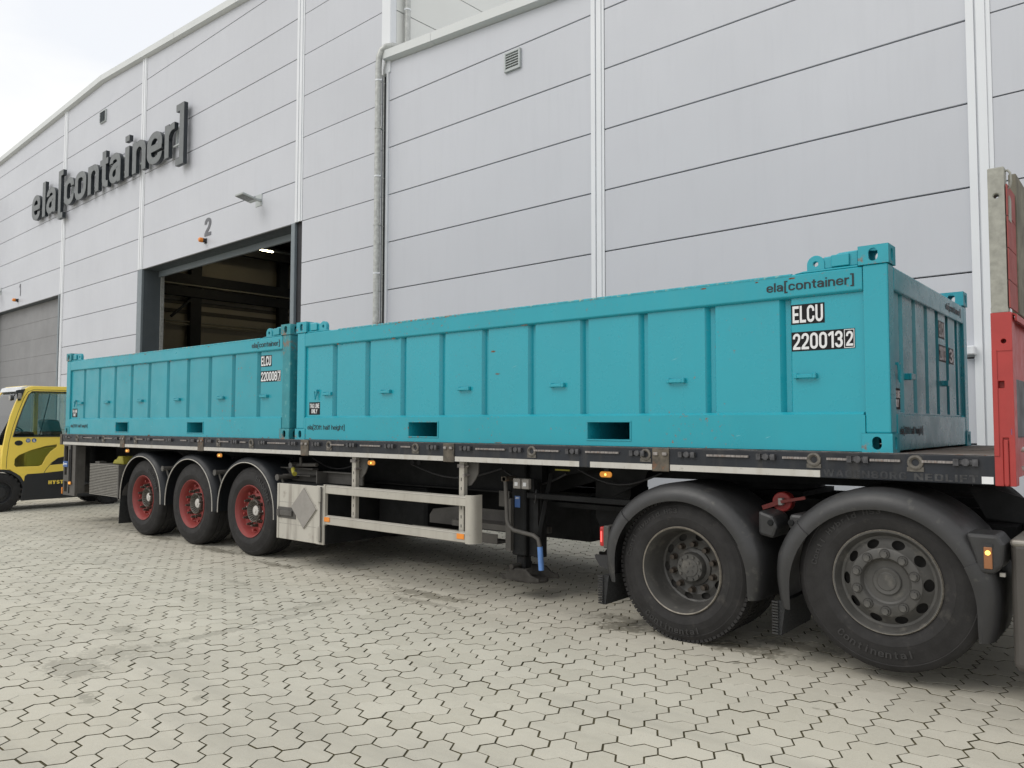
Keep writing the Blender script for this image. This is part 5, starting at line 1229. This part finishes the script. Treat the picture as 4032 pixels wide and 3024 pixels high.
for xx, nm in ((xn, 'cab_side'), (xf_ + .05, 'cab_side')):
    me_ = MB().prism(frontpoly(), 'x', xx - .05, xx).mesh(nm, M['yellow'])
    me_ = boolcut(me_, MB().prism(up_w, 'x', xx - .5, xx + .5)); me_ = boolcut(me_, MB().prism(lo_w, 'x', xx - .5, xx + .5)); me_ = boolcut(me_, MB().prism(vent, 'x', xx - .5, xx + .5))
    for v in me_.vertices: v.co -= Vector(BASE[t.name])
    me_.name = nm; o = bpy.data.objects.new(nm, me_); COL.objects.link(o); o.parent = t; bev(o, .008, 2)
    MB().prism([(a, b_) for a, b_ in up_w], 'x', xx - .028, xx - .022).build('window', 'glass', t)
    MB().prism([(a, b_) for a, b_ in lo_w], 'x', xx - .028, xx - .022).build('window', 'glass2', t)
    MB().prism(vent, 'x', xx - .030, xx - .022).build('side_vent', 'fkblack', t)
    if xx == xn:
        m = MB(); m.tube([(xn + .001, a, b_) for a, b_ in up_w + [up_w[0]]], .010, 6); m.build('window_seal', 'fkblack', t)
        dp = [(-.17, .74), (-.165, .95), (-.14, 1.2), (-.09, 1.45), (-.02, 1.70), (.07, 1.97), (.13, 2.08), (.22, 2.12), (1.45, 2.13)]
        m = MB(); m.tube([(xn + .0005, a, b_) for a, b_ in dp], .004, 6); m.build('door_gap', 'fkblack', t)
        m = MB(); m.tube([(xn + .0005, a, b_) for a, b_ in [(.43, .64), (.46, .70), (.55, .82), (.66, .89), (.80, .925)]], .004, 6); m.build('cover_gap', 'fkblack', t)
        MB().lathe([(0, 0), (1, 0)], n=3).v
        MB().prism([(.01 + .065 * math.cos(2 * PI * k / 24), 1.18 + .045 * math.sin(2 * PI * k / 24)) for k in range(24)], 'x', xn, xn + .006).build('door_handle', 'fkblack', t, bevel=.002)
        for yc in (.158, .254):
            s_ = MB().cyl((xn, yc, 1.222), (xn + .003, yc, 1.222), .037, 28).build('round_sticker', 'bluesign', t)
            if yc < .2: MB().box(xn + .0032, xn + .004, yc - .026, yc + .026, 1.222, 1.236).cyl((xn + .0032, yc - .010, 1.205), (xn + .004, yc - .010, 1.205), .006, 8).cyl((xn + .0032, yc + .010, 1.205), (xn + .004, yc + .010, 1.205), .006, 8).build('goggles_symbol', 'decalwhite', s_)
            else: MB().prism([(yc - .012, 1.242), (yc + .002, 1.242), (yc + .004, 1.218), (yc + .022, 1.208), (yc + .022, 1.200), (yc - .014, 1.200)], 'x', xn + .0032, xn + .004).build('boot_symbol', 'decalwhite', s_)
m = MB(); m.box(xf_ + .051, xn - .051, .10, 1.50, 2.13, 2.19); m.build('roof', 'yellow', t, bevel=.02, seg=2)
# front: windscreen and frame
A_ = [(-.24, 1.15), (-.13, 1.66), (.0, 2.02), (.06, 2.10)]
m = MB(); m.loft([[(xf_ + .06, y + .012, z), (xn - .06, y + .012, z), (xn - .06, y + .018, z), (xf_ + .06, y + .018, z)] for y, z in A_], closed=True, caps=True); m.build('windscreen', 'glass', t)
m = MB(); m.loft([[(xf_ + .05, y, z), (xn - .05, y, z), (xn - .05, y + .08, z), (xf_ + .05, y + .08, z)] for y, z in ((.02, 2.09), (.05, 2.16), (.12, 2.185))], closed=True, caps=True); m.build('front_header', 'cover', t)  # white material here paints the light sheen on the roof's front edge
m = MB(); m.box(xf_ + .05, xn - .05, -.24, -.16, .72, 1.14); m.build('front_panel', 'yellow', t, bevel=.01)
m = MB(); m.loft([[(x, -.32, .2), (x, -.30, .7), (x, -.24, .7), (x, -.24, .2)] for x in (xf_ + .12, xn - .12)], closed=True, caps=True); m.build('front_plate', 'fkblack', t)
for x in (xf_ + .3, xn - .3): MB().box(x - .05, x + .05, -.46, -.36, .12, 2.6).build('mast_rail', 'fkblack', t)
MB().box(xf_ + .2, xn - .2, -.56, -.47, .25, .9).build('fork_carriage', 'fkblack', t)
for x in (xf_ + .35, xn - .35): MB().box(x - .06, x + .06, -1.65, -.47, .12, .16).build('fork', 'fkblack', t)
m = MB(); m.box(xf_ + .1, xn - .02, .10, 1.75, .17, .60); m.build('chassis', 'fkblack', t, bevel=.02)
m = MB(); m.prism([(.07, .17), (.12, .60), (.19, .66), (1.75, .72), (1.9, .60), (1.9, .30), (1.8, .20)], 'x', xn - .02, xn - .001); m.build('side_skirt', 'fkblack', t, bevel=.006)
m = MB(); m.box(xf_ + .02, xn - .02, 1.64, 2.15, .35, 1.0); m.build('counterweight', 'fkblack', t, bevel=.08, seg=3)
put('lettering', stroketext('HYSTER', .37, .066, .002, M['yellow'], t=.24, gap=.10, step=.0002), t, (xn + .0015, .505, .435), rot=(.0, 0, PI / 2))
# arch over the front wheel
m = MB(); m.loft([[(xn + .0, -.25 + r * math.cos(a), .33 + r * math.sin(a)) for r in (.355, .40)] + [(xn - .25, -.25 + r * math.cos(a), .33 + r * math.sin(a)) for r in (.40, .355)] for a in [math.radians(d_) for d_ in range(-15, 121, 9)]], closed=True, caps=True); m.build('wheel_arch', 'fkblack', t, smooth=40)
m = MB(); m.prism([(-.12, .72), (.05, .66), (.19, .64), (.20, .47), (.13, .47), (.06, .60)], 'x', xn - .1, xn - .003); m.build('step_panel', 'yellow', t, bevel=.004)
def fk_tyre(R, w):
    pf = [(R * .58, .02), (R * .62, .0), (R * .85, -.004), (R * .97, .015), (R, .035), (R, w - .035), (R * .97, w - .015), (R * .85, w + .004), (R * .62, w), (R * .58, w - .02)]
    q = MB().lathe(pf, n=48, closed=True)
    for k in range(22):
        a = 2 * PI * k / 22; b_ = MB().box(-.022, .022, .006, w - .006, -.03, .012); b_.xf(Matrix.Rotation(-a, 4, 'Y') @ Matrix.Translation((0, 0, R - .004))); q.add(b_.v, b_.f)
    ty = q.mesh('tyre', M['rubber'], 35)
    rm = MB().lathe([(R * .60, .03), (R * .60, .012), (R * .56, .012), (R * .52, .06), (R * .3, .05), (R * .28, .02), (0, .02)], n=36)
    for k in range(8):
        a = 2 * PI * k / 8; rm.cyl((R * .41 * math.cos(a), .055, R * .41 * math.sin(a)), (R * .41 * math.cos(a), .035, R * .41 * math.sin(a)), .014, 8)
    return ty, rm.mesh('wheel', M['fkblack'], 35)
F1 = fk_tyre(.330, .22); F2 = fk_tyre(.25, .17)
for (ty, rm), y, R, xs_ in ((F1, -.25, .330, (xn - .005, xf_ + .005)), (F2, 1.60, .255, (xn - .03, xf_ + .09))):
    for k, xx in enumerate(xs_):
        wo = put('wheel', rm, t, (xx, y, R), rot=(0, 0, PI / 2 if k == 0 else -PI / 2)); put('tyre', ty, wo, (0, 0, 0))
# cab fittings
m = MB(); m.prism([(.30, 1.22), (.72, 1.22), (.74, 1.30), (.50, 1.32), (.32, 1.30)], 'x', -15.0, -14.5); m.prism([(.62, 1.22), (.66, 1.30), (.56, 1.56), (.62, 1.60), (.78, 1.58), (.88, 1.22)], 'x', -14.98, -14.52); m.build('seat', 'seat', t, bevel=.03, seg=2)
m = MB(); m.prism([(-.16, 1.15), (-.16, 1.30), (.20, 1.38), (.32, 1.36), (.32, 1.24), (.0, 1.15)], 'x', -15.1, -14.4); m.build('dashboard', 'fkblack', t, bevel=.01)
m = MB(); q = MB().lathe([(.155, -.01), (.17, -.01), (.17, .01), (.155, .01)], n=32, closed=True); q.xf(Matrix.Translation((-14.75, .10, 1.46)) @ Matrix.Rotation(math.radians(60), 4, 'X')); m.add(q.v, q.f); m.cyl((-14.75, .10, 1.46), (-14.75, .0, 1.30), .02, 8); m.build('steering_wheel', 'fkblack', t)
for y, wd in ((.58, .07), (1.40, .06)):
    MB().box(xf_ + .055, xf_ + .11, y, y + wd, 1.15, 2.13).build('rear_pillar', 'yellow', t, bevel=.01)
m = MB(); m.prism([(.14, .66), (.14, 1.02), (.22, 1.08), (1.5, 1.14), (1.5, .66)], 'x', xf_ + .3, xn - .07); m.build('engine_cover', 'coveryellow', t, bevel=.03)
MB().bar((xn - .03, .35, 1.32), (xn - .03, .50, 2.05), .012, .012).build('gas_strut', 'fkblack', t)
m = MB(); m.prism([(-.06, 2.10), (.08, 2.13), (.01, 1.92), (-.03, 1.92)], 'x', xn + .0, xn + .02); m.bar((xn + .01, -.06, 2.08), (xn + .06, -.10, 2.0), .015, .015); m.build('lamp_bracket', 'fkblack', t)
MB().cyl((xn + .05, -.17, 1.965), (xn + .05, -.11, 1.965), .050, 20).build('work_light', 'fkblack', t, bevel=.01); MB().cyl((xn + .05, -.172, 1.965), (xn + .05, -.1702, 1.965), .044, 20).build('light_lens', 'handle', t)
MB().box(xn + .0, xn + .05, -.035, .02, 1.95, 2.05).build('indicator_lamp', 'plaque', t, bevel=.01)
